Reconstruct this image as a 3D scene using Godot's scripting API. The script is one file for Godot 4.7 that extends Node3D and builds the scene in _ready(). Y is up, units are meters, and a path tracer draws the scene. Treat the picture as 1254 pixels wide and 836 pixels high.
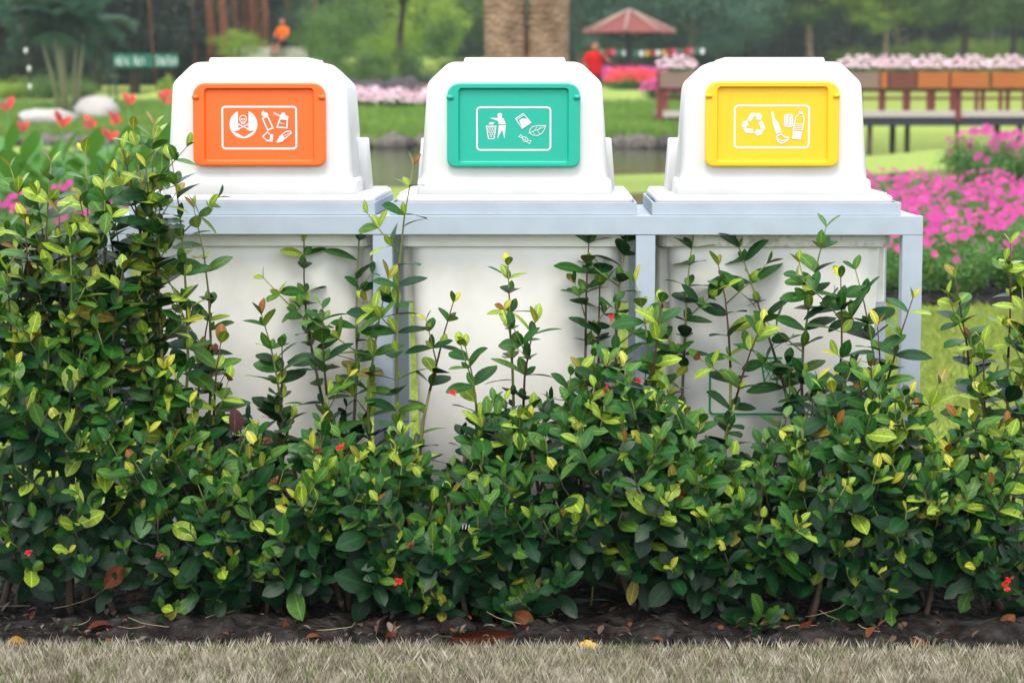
extends Node3D
# A row of three waste bins in a steel stand behind a hedge, in a park with a pond.
const F := 2700.0            # focal length in pixels of the 1254 x 836 photograph
const EYE := Vector3(0, 1.2, 5.6)
const PITCH := 5.98
const YAW := 1.23
const WATER := 0.30

var cam: Camera3D
var env: Environment
var used := {}
var rng := RandomNumberGenerator.new()
var M := {}
var leaf_mats := []
var leaf_meshes := []
var crown_meshes := []

# ---------------------------------------------------------------- positions
func ray(px: float, py: float) -> Vector3:
	return cam.transform.basis * Vector3((px - 627.0) / F, -(py - 418.0) / F, -1.0)

func P(px: float, py: float, z: float) -> Vector3:       # the point on the upright plane z
	var d := ray(px, py)
	return EYE + d * ((z - EYE.z) / d.z)

func X(px: float, dist: float) -> float:
	return P(px, 135.0, EYE.z - dist).x

func H(py: float, z: float) -> float:
	return P(685.0, py, z).y

# ---------------------------------------------------------------- nodes
func numbered(n: String) -> String:
	used[n] = used.get(n, -1) + 1
	return n if used[n] == 0 else "%s_%03d" % [n, used[n]]

func meta(o: Node, label := "", category := "", group := "", kind := "") -> void:
	if label: o.set_meta("label", label)
	if category: o.set_meta("category", category)
	if group: o.set_meta("group", group)
	if kind: o.set_meta("kind", kind)

func thing(n: String, label: String, category: String, at := Vector3.ZERO, turn := 0.0, group := "") -> Node3D:
	var o := Node3D.new()
	o.name = numbered(n)
	add_child(o)
	o.position = at
	o.rotation.y = turn
	meta(o, label, category, group)
	return o

func copy(src: Node3D, n: String, label: String, at: Vector3, turn := 0.0, group := "", size := Vector3.ONE) -> Node3D:
	var o: Node3D = src.duplicate()
	o.name = numbered(n)
	add_child(o)
	o.transform = Transform3D(Basis(Vector3.UP, turn).scaled_local(size), at)
	meta(o, label, src.get_meta("category"), group)
	return o

func put(st: SurfaceTool, n: String, m: Material, parent: Node) -> MeshInstance3D:
	st.generate_normals()
	return inst(st.commit(), n, m, parent)

func inst(mesh: Mesh, n: String, m: Material, parent: Node) -> MeshInstance3D:
	var o := MeshInstance3D.new()
	o.mesh = mesh
	o.material_override = m
	o.name = numbered(n) if parent == self else n
	parent.add_child(o, true)
	return o

func setting(st: SurfaceTool, n: String, m: Material) -> MeshInstance3D:
	var o := put(st, n, m, self)
	o.set_meta("kind", "structure")
	return o

func scatter(n: String, mesh: Mesh, m: Material, xfs: Array, cols: Array, parent: Node) -> MultiMeshInstance3D:
	var mm := MultiMesh.new()
	mm.transform_format = MultiMesh.TRANSFORM_3D
	mm.use_colors = true
	mm.mesh = mesh
	mm.instance_count = xfs.size()
	for i in xfs.size():
		mm.set_instance_transform(i, xfs[i])
		mm.set_instance_color(i, cols[i])
	var o := MultiMeshInstance3D.new()
	o.multimesh = mm
	o.material_override = m
	o.name = numbered(n) if parent == self else n
	parent.add_child(o, true)
	o.set_meta("kind", "stuff")
	return o

# ---------------------------------------------------------------- shapes
func begin(smooth := false) -> SurfaceTool:
	var st := SurfaceTool.new()
	st.begin(Mesh.PRIMITIVE_TRIANGLES)
	st.set_smooth_group(0 if smooth else -1)
	return st

func tri(st: SurfaceTool, a: Vector3, b: Vector3, c: Vector3) -> void:
	st.add_vertex(a); st.add_vertex(b); st.add_vertex(c)

func quad(st: SurfaceTool, a: Vector3, b: Vector3, c: Vector3, d: Vector3) -> void:
	tri(st, a, b, c); tri(st, a, c, d)

func loft(st: SurfaceTool, rings: Array, cap0 := true, cap1 := true) -> void:
	var n: int = rings[0].size()
	for r in rings.size() - 1:
		var a: PackedVector3Array = rings[r]
		var b: PackedVector3Array = rings[r + 1]
		for i in n:
			var j := (i + 1) % n
			quad(st, a[i], a[j], b[j], b[i])
	for e in 2:
		if (e == 0 and cap0) or (e == 1 and cap1):
			var q: PackedVector3Array = rings[0] if e == 0 else rings[-1]
			var c := Vector3.ZERO
			for v in q: c += v
			c /= n
			for i in n:
				var j := (i + 1) % n
				if e == 0: tri(st, q[j], q[i], c)
				else: tri(st, q[i], q[j], c)

# a convex outline with rounded corners; corners: array of [Vector2, radius], counter-clockwise as seen from +z
func rounded(corners: Array, seg := 4) -> PackedVector2Array:
	var out := PackedVector2Array()
	var n := corners.size()
	for i in n:
		var p: Vector2 = corners[i][0]
		var r: float = corners[i][1]
		var a: Vector2 = (corners[(i + n - 1) % n][0] - p).normalized()
		var b: Vector2 = (corners[(i + 1) % n][0] - p).normalized()
		if r <= 0.0:
			out.append(p)
			continue
		var half := acos(clampf(a.dot(b), -1, 1)) / 2.0
		var d := r / tan(half)
		var c := p + (a + b).normalized() * (r / sin(half))
		var s := p + a * d - c
		var t := p + b * d - c
		for k in seg + 1:
			out.append(c + s.slerp(t, float(k) / seg))
	return out

func rect(w: float, h: float, r: float, seg := 4, c := Vector2.ZERO) -> PackedVector2Array:
	return rounded([[c + Vector2(-w, -h) / 2, r], [c + Vector2(w, -h) / 2, r], [c + Vector2(w, h) / 2, r], [c + Vector2(-w, h) / 2, r]], seg)

func shrink(o: PackedVector2Array, d: float) -> PackedVector2Array:   # moves every point inwards by d
	var out := PackedVector2Array()
	var n := o.size()
	for i in n:
		var a := (o[i] - o[(i + n - 1) % n]).normalized()
		var b := (o[(i + 1) % n] - o[i]).normalized()
		var t := a + b
		if t.length() < 1e-5: t = b
		t = t.normalized()
		var k := maxf(0.5, t.dot(b))
		out.append(o[i] + Vector2(-t.y, t.x) * d / k)
	return out

func ring_z(o: PackedVector2Array, z: float) -> PackedVector3Array:
	var q := PackedVector3Array()
	for p in o: q.append(Vector3(p.x, p.y, z))
	return q

func ring_y(o: PackedVector2Array, y: float) -> PackedVector3Array:
	var q := PackedVector3Array()
	for p in o: q.append(Vector3(p.x, y, -p.y))
	return q

func bar(st: SurfaceTool, lo: Vector3, hi: Vector3, b := 0.002) -> void:   # a box with bevelled edges
	var s := hi - lo
	var c := (lo + hi) / 2
	b = minf(b, minf(s.x, minf(s.y, s.z)) * 0.45)
	var o := rect(s.x, s.y, b, 2, Vector2(c.x, c.y))
	var i := shrink(o, b * 0.7)
	loft(st, [ring_z(i, hi.z), ring_z(o, hi.z - b), ring_z(o, lo.z + b), ring_z(i, lo.z)])

func tube(st: SurfaceTool, pts: Array, radii: Array, seg := 6, cap := true) -> void:
	var rings := []
	var side := Vector3.RIGHT
	for i in pts.size():
		var t: Vector3 = (pts[mini(i + 1, pts.size() - 1)] - pts[maxi(i - 1, 0)]).normalized()
		if i == 0: side = t.cross(Vector3(0.31, 0.2, 0.93)).normalized()
		side = (side - t * side.dot(t)).normalized()
		var up := side.cross(t)
		var q := PackedVector3Array()
		for k in seg:
			var a := -TAU * k / seg
			q.append(pts[i] + (side * cos(a) + up * sin(a)) * radii[i])
		rings.append(q)
	loft(st, rings, cap, cap)

func blob(st: SurfaceTool, c: Vector3, r: Vector3, seed_: int, rough := 0.25, rows := 8, cols := 12) -> void:   # an uneven stone
	var n := FastNoiseLite.new()
	n.seed = seed_
	n.frequency = 0.8
	var rings := []
	for i in rows + 1:
		var th := PI * (0.02 + 0.96 * i / rows)
		var q := PackedVector3Array()
		for k in cols:
			var a := -TAU * k / cols
			var d := Vector3(sin(th) * cos(a), cos(th), sin(th) * sin(a))
			q.append(c + d * r * (1.0 + rough * n.get_noise_3dv(d * 1.3) + rough * 0.6 * n.get_noise_3dv(d * 3.5)))
		rings.append(q)
	loft(st, rings)

# ---------------------------------------------------------------- materials
func noise_tex(size: int, freq: float, lo: Color, hi: Color, seed_: int, oct := 4, bias := 0.0, gain := 1.6) -> ImageTexture:
	var n := FastNoiseLite.new()
	n.seed = seed_
	n.frequency = freq
	n.fractal_octaves = oct
	var g := n.get_seamless_image(size, size)
	var im := Image.create_empty(size, size, false, Image.FORMAT_RGB8)
	for y in size:
		for x in size:
			var t := clampf((g.get_pixel(x, y).r - 0.5) * gain + 0.5 + bias, 0, 1)
			im.set_pixel(x, y, lo.lerp(hi, t))
	return ImageTexture.create_from_image(im)

func mat(n: String, c: Color, rough := 0.6, spec := 0.5) -> StandardMaterial3D:
	var m := StandardMaterial3D.new()
	m.resource_name = n
	m.albedo_color = c
	m.roughness = rough
	m.metallic_specular = spec
	M[n] = m
	return m

func grain(m: StandardMaterial3D, t: Texture2D, metres: float, bump: Texture2D = null, cm := 0.0) -> StandardMaterial3D:
	m.uv1_triplanar = true
	m.uv1_world_triplanar = true
	m.uv1_scale = Vector3.ONE / metres
	if t: m.albedo_texture = t
	if bump:
		m.heightmap_enabled = true
		m.heightmap_texture = bump
		m.heightmap_scale = cm
	return m

func make_materials() -> void:
	var fine := noise_tex(256, 0.05, Color(0.86, 0.86, 0.86), Color(1, 1, 1), 3, 4)
	var soft := noise_tex(256, 0.012, Color(0.975, 0.974, 0.97), Color(1, 1, 1), 5, 5)
	var bump := noise_tex(256, 0.06, Color.BLACK, Color.WHITE, 9, 5)
	grain(mat("white_plastic", Color(0.895, 0.895, 0.90), 0.42), soft, 0.5)
	grain(mat("cream_plastic", Color(0.965, 0.955, 0.935), 0.5), noise_tex(256, 0.015, Color(0.95, 0.945, 0.93), Color(1, 1, 1), 21, 5, 0.25), 0.6)
	grain(mat("steel_paint", Color(0.675, 0.72, 0.775), 0.45), noise_tex(256, 0.02, Color(0.965, 0.965, 0.96), Color(1, 1, 1), 6, 5, 0.2), 0.4)
	grain(mat("orange_plastic", Color(0.98, 0.41, 0.11), 0.4), noise_tex(256, 0.08, Color(0.975, 0.975, 0.975), Color(1, 1, 1), 31, 4), 0.2)
	grain(mat("green_plastic", Color(0.03, 0.68, 0.59), 0.4), M.orange_plastic.albedo_texture, 0.2)
	grain(mat("yellow_plastic", Color(0.98, 0.77, 0.09), 0.4), M.orange_plastic.albedo_texture, 0.2)
	mat("print_white", Color(0.90, 0.87, 0.91), 0.5)
	mat("print_green", Color(0.05, 0.62, 0.36), 0.5)
	grain(mat("soil", Color(0.245, 0.23, 0.225), 0.95, 0.2), noise_tex(256, 0.03, Color(0.45, 0.43, 0.42), Color(1, 1, 1), 12, 5), 0.5, bump, 1.2)
	grain(mat("dry_turf", Color(0.40, 0.35, 0.29), 0.95, 0.2), noise_tex(256, 0.06, Color(0.35, 0.33, 0.3), Color(1, 1, 1), 13, 5), 0.25, bump, 1.0)
	grain(mat("lawn", Color(0.61, 0.67, 0.34), 0.95, 0.2), noise_tex(512, 0.05, Color(0.80, 0.84, 0.74), Color(1, 1, 1), 14, 6), 3.0, bump, 2.0)
	grain(mat("paving", Color(0.62, 0.58, 0.54), 0.9, 0.3), fine, 2.0)
	grain(mat("stone", Color(0.55, 0.52, 0.49), 0.9, 0.3), noise_tex(256, 0.03, Color(0.5, 0.5, 0.5), Color(1, 1, 1), 15, 5), 0.8, bump, 2.0)
	grain(mat("pale_stone", Color(0.80, 0.78, 0.76), 0.85, 0.3), fine, 0.7, bump, 1.5)
	grain(mat("dark_stone", Color(0.42, 0.38, 0.40), 0.9, 0.3), noise_tex(256, 0.03, Color(0.5, 0.5, 0.5), Color(1, 1, 1), 16, 5), 0.8, bump, 3.0)
	grain(mat("bark", Color(0.62, 0.52, 0.43), 0.9, 0.3), noise_tex(256, 0.012, Color(0.72, 0.70, 0.68), Color(1, 1, 1), 17, 5), 0.9, bump, 2.0)
	grain(mat("pale_bark", Color(0.60, 0.53, 0.44), 0.9, 0.3), M.bark.albedo_texture, 0.9)
	grain(mat("dark_bark", Color(0.27, 0.23, 0.20), 0.9, 0.3), M.bark.albedo_texture, 0.9)
	grain(mat("red_bark", Color(0.47, 0.28, 0.20), 0.9, 0.3), M.bark.albedo_texture, 0.9)
	grain(mat("twig", Color(0.36, 0.31, 0.26), 0.8, 0.3), fine, 0.05)
	mat("green_stem", Color(0.45, 0.47, 0.22), 0.6)
	mat("red_stem", Color(0.32, 0.17, 0.14), 0.6)
	grain(mat("red_paint", Color(0.48, 0.17, 0.15), 0.6), fine, 1.0)
	grain(mat("deck", Color(0.78, 0.74, 0.70), 0.8), fine, 1.0)
	grain(mat("dark_beam", Color(0.17, 0.18, 0.22), 0.7), fine, 1.0)
	grain(mat("orange_wood", Color(0.72, 0.40, 0.13), 0.7), fine, 0.4)
	grain(mat("brown_wood", Color(0.45, 0.22, 0.15), 0.7), fine, 0.4)
	grain(mat("grey_wood", Color(0.55, 0.45, 0.38), 0.7), fine, 0.4)
	grain(mat("roof_tile", Color(0.55, 0.27, 0.24), 0.8), fine, 0.5)
	grain(mat("roof_cap", Color(0.66, 0.52, 0.48), 0.8), fine, 0.5)
	mat("black_paint", Color(0.12, 0.11, 0.11), 0.6)
	mat("sign_green", Color(0.03, 0.42, 0.34), 0.5)
	mat("sign_dark", Color(0.06, 0.22, 0.20), 0.6)
	mat("sign_white", Color(0.85, 0.88, 0.86), 0.5)
	for a in [["flag_white", Color(0.85, 0.85, 0.9)], ["flag_pink", Color(0.85, 0.35, 0.5)], ["flag_yellow", Color(0.8, 0.65, 0.15)], ["flag_red", Color(0.7, 0.15, 0.1)], ["flag_green", Color(0.1, 0.45, 0.35)]]:
		mat(a[0], a[1], 0.8)
	mat("magenta_petal", Color(0.70, 0.03, 0.50), 0.7).backlight_enabled = true
	M.magenta_petal.backlight = Color(0.5, 0.5, 0.5)
	mat("rose_petal", Color(0.80, 0.22, 0.56), 0.7)
	mat("pink_petal", Color(0.93, 0.80, 0.84), 0.7)
	mat("red_petal", Color(0.90, 0.10, 0.06), 0.6).backlight_enabled = true
	M.red_petal.backlight = Color(0.5, 0.5, 0.5)
	mat("fruit_brown", Color(0.42, 0.22, 0.13), 0.8)
	mat("yellow_scrap", Color(0.90, 0.66, 0.04), 0.4)
	mat("black_film", Color(0.05, 0.055, 0.07), 0.35)
	var w := mat("water", Color(0.20, 0.22, 0.14), 0.06, 0.6)
	var wn := FastNoiseLite.new()
	wn.seed = 77
	wn.frequency = 0.02
	var wi := wn.get_seamless_image(256, 256)
	grain(w, null, 2.5, ImageTexture.create_from_image(wi), 0.6)
	# tinted by vertex or copy colour
	for a in [["tinted_leaf", 0.55, 0.5], ["tinted_straw", 0.9, 0.2], ["tinted_skin", 0.8, 0.2]]:
		mat(a[0], Color.WHITE, a[1], a[2]).vertex_color_use_as_albedo = true
	M.tinted_leaf.backlight_enabled = true
	M.tinted_leaf.backlight = Color(0.75, 0.85, 0.4)
	# hedge leaves: midrib and side veins
	var im := Image.create_empty(64, 128, false, Image.FORMAT_RGB8)
	var n := FastNoiseLite.new()
	n.seed = 8
	n.frequency = 0.05
	for y in 128:
		for x in 64:
			var u := absf((x + 0.5) / 32.0 - 1.0)
			var v := y / 128.0
			var t := 0.72 + 0.14 * n.get_noise_2d(x, y)
			var s := fposmod(v * 9.0 + u * 1.5, 1.0)
			if s < 0.14: t += 0.08
			var c := Color(t, t, t * 0.97)
			if u < 0.08: c = c.lerp(Color(1, 1, 0.78), 0.95)
			im.set_pixel(x, y, c)
	var tex := ImageTexture.create_from_image(im)
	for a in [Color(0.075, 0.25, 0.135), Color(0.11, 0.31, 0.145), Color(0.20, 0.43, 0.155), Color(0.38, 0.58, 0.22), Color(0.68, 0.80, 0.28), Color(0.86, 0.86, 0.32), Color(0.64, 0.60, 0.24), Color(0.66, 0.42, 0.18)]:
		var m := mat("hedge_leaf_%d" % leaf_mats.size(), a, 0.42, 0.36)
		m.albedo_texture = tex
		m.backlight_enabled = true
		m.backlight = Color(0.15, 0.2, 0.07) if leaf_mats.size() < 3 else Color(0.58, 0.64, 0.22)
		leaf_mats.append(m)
	var m2 := mat("hedge_leaf_mixed", Color.WHITE, 0.42, 0.36)
	m2.albedo_texture = tex
	m2.vertex_color_use_as_albedo = true
	m2.backlight_enabled = true
	m2.backlight = Color(0.15, 0.2, 0.07)
	var n3 := 0
	for a in [Color(0.42, 0.20, 0.12), Color(0.52, 0.30, 0.16), Color(0.45, 0.36, 0.34), Color(0.80, 0.60, 0.12), Color(0.34, 0.20, 0.22)]:
		var m := mat(["dead_red", "dead_brown", "dead_grey", "dead_yellow", "dead_purple"][n3], a, 0.7, 0.3)
		m.albedo_texture = tex
		n3 += 1

func tint(c: Color, rough := 1.0) -> Color:      # linear value of an sRGB colour
	return c.srgb_to_linear() * Color(rough, rough, rough, 1)

# ---------------------------------------------------------------- printed pictograms: flat sheets, drawn in pixels of an enlarged view of the photograph
var pen: SurfaceTool
var pen_z := 0.0
var pen_mid := Vector2.ZERO
var pen_scale := 1.0

func ink(p: Vector2) -> Vector3:
	return Vector3((p.x - pen_mid.x) * pen_scale, -(p.y - pen_mid.y) * pen_scale, pen_z)

func fill(poly: PackedVector2Array) -> void:
	pen_z += 0.00006
	var t := Geometry2D.triangulate_polygon(poly)
	for i in t.size() / 3:
		var a := ink(poly[t[3 * i]])
		var b := ink(poly[t[3 * i + 1]])
		var c := ink(poly[t[3 * i + 2]])
		if (b - a).cross(c - a).z > 0: tri(pen, a, c, b)
		else: tri(pen, a, b, c)

func V(a: Array) -> PackedVector2Array:
	var q := PackedVector2Array()
	for i in a.size() / 2: q.append(Vector2(a[2 * i], a[2 * i + 1]))
	return q

func stroke(pts: PackedVector2Array, w: float, closed := false) -> void:
	pen_z += 0.00006
	var n := pts.size()
	var l := []
	var r := []
	for i in n:
		var a := pts[(i + n - 1) % n] if closed or i > 0 else pts[0] * 2.0 - pts[1]
		var b := pts[(i + 1) % n] if closed or i < n - 1 else pts[n - 1] * 2.0 - pts[n - 2]
		var t := (pts[i] - a).normalized()
		var u := (b - pts[i]).normalized()
		var d := (t + u).normalized()
		var k := maxf(0.4, d.dot(u))
		var o := Vector2(-d.y, d.x) * (w / 2 / k)
		l.append(ink(pts[i] + o))
		r.append(ink(pts[i] - o))
	for i in (n if closed else n - 1):
		var j := (i + 1) % n
		quad(pen, l[i], l[j], r[j], r[i])

func disc(c: Vector2, r: float, n := 24) -> PackedVector2Array:
	var q := PackedVector2Array()
	for i in n: q.append(c + Vector2.from_angle(TAU * i / n) * r)
	return q

func box_px(x0: float, y0: float, x1: float, y1: float, r: float) -> PackedVector2Array:
	return rounded([[Vector2(x0, y0), r], [Vector2(x1, y0), r], [Vector2(x1, y1), r], [Vector2(x0, y1), r]], 5)

func tidy_man(o: Vector2, k: float) -> void:     # a figure dropping paper into a wire basket; o moves it, k enlarges it about the basket's corner
	var at := func(a: Array) -> PackedVector2Array:
		var q := V(a)
		for i in q.size(): q[i] = (q[i] - Vector2(367, 425)) * k + o
		return q
	fill(disc(at.call([483, 341])[0], 20 * k))
	fill(at.call([400, 361, 468, 361, 498, 357, 514, 366, 534, 412, 476, 412, 470, 386, 448, 379]))
	fill(at.call([475, 420, 533, 420, 522, 531, 503, 455, 464, 533]))
	fill(at.call([390, 413, 405, 396, 441, 399, 424, 417]))
	stroke(at.call([368, 430, 457, 430]), 9 * k)
	stroke(at.call([375, 438, 390, 531, 437, 531, 450, 438]), 7 * k)
	for i in 4:
		stroke(at.call([378 + i * 18, 438, 378 + i * 18 + (40 if i < 2 else (54 - i * 18 + 8)), 438 + (80 if i < 2 else (54 - i * 18 + 8) * 1.9)]), 3.4 * k)
		stroke(at.call([448 - i * 18, 438, 448 - i * 18 - (40 if i < 2 else (54 - i * 18 + 8)), 438 + (80 if i < 2 else (54 - i * 18 + 8) * 1.9)]), 3.4 * k)

func draw_orange() -> void:
	stroke(box_px(281, 273, 889, 614, 26), 16, true)
	var arrow := V([410, 260, 497, 260, 497, 470, 547, 470, 460, 520, 368, 470, 410, 470])
	for q in Geometry2D.clip_polygons(disc(Vector2(455, 416), 115, 40), arrow):
		if not Geometry2D.is_polygon_clockwise(q): fill(q)
		elif Geometry2D.triangulate_polygon(q).size() > 0: fill(q)
	# skull and crossed bones
	stroke(disc(Vector2(452, 372), 29, 20), 7, true)
	stroke(V([438, 398, 439, 412, 465, 412, 466, 398]), 6)
	fill(disc(Vector2(441, 375), 8, 10)); fill(disc(Vector2(463, 375), 8, 10)); fill(V([452, 384, 457, 393, 447, 393]))
	stroke(V([420, 418, 488, 452]), 8); stroke(V([488, 418, 420, 452]), 8)
	for p in [Vector2(418, 414), Vector2(416, 424), Vector2(490, 414), Vector2(492, 424), Vector2(418, 448), Vector2(418, 458), Vector2(490, 448), Vector2(490, 458)]: fill(disc(p, 6, 8))
	# lighter
	stroke(V([613, 368, 655, 352, 698, 446, 655, 464]), 11, true)
	fill(V([605, 318, 618, 302, 630, 318, 652, 322, 664, 344, 626, 356, 606, 344]))
	# spray can
	fill(V([772, 322, 797, 320, 800, 340, 828, 352, 822, 374, 752, 372, 756, 350]))
	stroke(V([758, 352, 704, 330]), 6); stroke(V([752, 340, 702, 318]), 5)
	stroke(V([756, 372, 818, 376, 812, 446, 732, 440]), 11, true)
	stroke(V([752, 398, 772, 412, 792, 408]), 5)
	# battery
	stroke(V([612, 516, 652, 480, 672, 498]), 9); stroke(V([612, 516, 650, 552, 668, 548]), 11)
	fill(V([676, 498, 700, 498, 696, 560, 668, 558]))
	# lamp
	stroke(V([748, 522, 800, 478, 840, 472, 848, 488, 800, 530]), 9); stroke(V([790, 512, 834, 488]), 5)
	fill(V([724, 558, 752, 520, 776, 500, 800, 534, 778, 556, 738, 568]))

func draw_green() -> void:
	stroke(box_px(296, 275, 898, 622, 28), 14, true)
	tidy_man(Vector2(367, 425), 1.0)
	# bag
	stroke(V([613, 368, 676, 326]), 8); stroke(V([622, 378, 686, 334]), 5)
	stroke(V([613, 368, 666, 448, 740, 400, 676, 326]), 6, false)
	fill(V([642, 384, 666, 366, 708, 368, 738, 398, 668, 446]))
	# leaf
	stroke(V([726, 478, 732, 452, 750, 433, 790, 424, 860, 424, 846, 462, 826, 490, 790, 506, 748, 500]), 5, true)
	stroke(V([718, 488, 760, 468, 800, 456, 858, 427]), 4)
	stroke(V([768, 464, 790, 432]), 3.5); stroke(V([800, 455, 822, 430]), 3.5); stroke(V([752, 472, 772, 500]), 3.5); stroke(V([788, 460, 812, 494]), 3.5)
	# sweet
	stroke(V([664, 524, 684, 513, 706, 524, 716, 544, 700, 556, 678, 552]), 5, true)
	stroke(V([664, 524, 640, 516, 654, 498, 672, 518]), 5); stroke(V([714, 544, 740, 546, 728, 572, 706, 556]), 5)
	stroke(V([676, 532, 700, 548]), 4); stroke(V([690, 522, 694, 544]), 4)

func draw_yellow() -> void:
	stroke(box_px(302, 263, 907, 604, 28), 16, true)
	for k in 3:     # three chasing arrows
		var turn := func(a: Array) -> PackedVector2Array:
			var q := V(a)
			for i in q.size(): q[i] = Vector2(460, 416) + (q[i] - Vector2(460, 416)).rotated(TAU * k / 3)
			return q
		fill(turn.call([400, 378, 436, 322, 482, 322, 432, 391]))
		fill(turn.call([488, 322, 507, 324, 517, 342, 529, 340, 515, 384, 470, 372, 484, 364, 468, 348]))
	# glass bottle, with a question mark in a round label
	for q in Geometry2D.clip_polygons(V([594, 316, 616, 310, 628, 366, 656, 398, 684, 476, 642, 494, 612, 412, 606, 366]), disc(Vector2(646, 438), 17, 16)):
		if not Geometry2D.is_polygon_clockwise(q): fill(q)
	stroke(V([636, 432, 646, 424, 655, 432, 648, 442, 648, 450]), 5)
	fill(V([640, 424, 642, 418, 640, 418]))
	# drink can
	stroke(box_px(708, 338, 772, 432, 12), 10, true)
	fill(V([716, 346, 748, 346, 732, 372, 744, 392, 728, 424, 716, 424]))
	fill(V([754, 346, 764, 346, 764, 424, 736, 424, 750, 394, 740, 374]))
	# plastic bottle
	fill(V([824, 308, 860, 312, 857, 334, 822, 331]))
	stroke(V([822, 336, 798, 362, 778, 462]), 9); stroke(V([856, 338, 868, 372, 852, 468]), 9)
	fill(V([776, 466, 852, 474, 842, 540, 770, 532]))
	for i in 4: stroke(V([792 - i * 3, 410 + i * 15, 858 - i * 2, 414 + i * 15]), 6)
	# torn box
	stroke(V([644, 512, 684, 494, 712, 520, 742, 522, 734, 546, 688, 570, 654, 552]), 11, true)
	stroke(V([658, 534, 690, 552, 730, 536]), 7)

# ---------------------------------------------------------------- bins and their stand
func build_stand() -> void:
	var o := thing("bin_stand", "pale blue grey square tube stand holding the three white bins", "bin stand", Vector3(X(630, 5.6), 0, -0.33))
	var w := func(st: SurfaceTool, lo: Vector3, hi: Vector3, b := 0.002) -> void: bar(st, lo - o.position, hi - o.position, b)
	var top := H(264, 0)
	var under := H(287.5, 0)
	var x0 := P(130, 275, 0).x
	var x1 := P(1131, 275, 0).x
	var posts := [[P(130, 275, 0).x, P(154, 275, 0).x], [P(456, 275, 0).x, P(480, 275, 0).x], [P(779, 275, 0).x, P(803, 275, 0).x], [P(1106, 275, 0).x, P(1131, 275, 0).x]]
	var back := -0.665
	for z in [0.0, back + 0.05]:
		var st := begin()
		w.call(st, Vector3(x0, under, z - 0.05), Vector3(x1, top, z))
		put(st, "top_rail", M.steel_paint, o)
		st = begin()
		w.call(st, Vector3(x0 + 0.052, 0.05, z - 0.047), Vector3(x1 - 0.052, 0.09, z - 0.007))
		put(st, "bottom_rail", M.steel_paint, o)
		for p in posts:
			st = begin()
			var inner: bool = p != posts[0] and p != posts[3]
			w.call(st, Vector3(p[0], 0.0 if not inner else 0.0905, z - 0.05 + (0.001 if inner else 0.0)), Vector3(p[1], under - 0.0006, z - (0.001 if inner else 0.0)))
			put(st, "post", M.steel_paint, o)
	for p in posts:
		var st := begin()
		w.call(st, Vector3(p[0] + 0.001, under + 0.001, back + 0.0506), Vector3(p[1] - 0.001, top - 0.0015, -0.0506))
		put(st, "cross_rail", M.steel_paint, o)
	# collars of angle bar that the bins hang in
	for c in [[157, 459], [477, 780], [799, 1104]]:
		var a := P(c[0], 255, -0.012).x
		var b := P(c[1], 255, -0.012).x
		var y0 := top + 0.0008
		var y1 := H(247.5, -0.012)
		var st := begin()
		var t := 0.005
		w.call(st, Vector3(a, y0, -0.012 - t), Vector3(b, y1, -0.012), 0.0015)
		w.call(st, Vector3(a, y0, -0.64), Vector3(b, y1, -0.64 + t), 0.0015)
		w.call(st, Vector3(a, y0, -0.64 + t), Vector3(a + t, y1, -0.012 - t), 0.0015)
		w.call(st, Vector3(b - t, y0, -0.64 + t), Vector3(b, y1, -0.012 - t), 0.0015)
		put(st, "collar", M.steel_paint, o)

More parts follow.
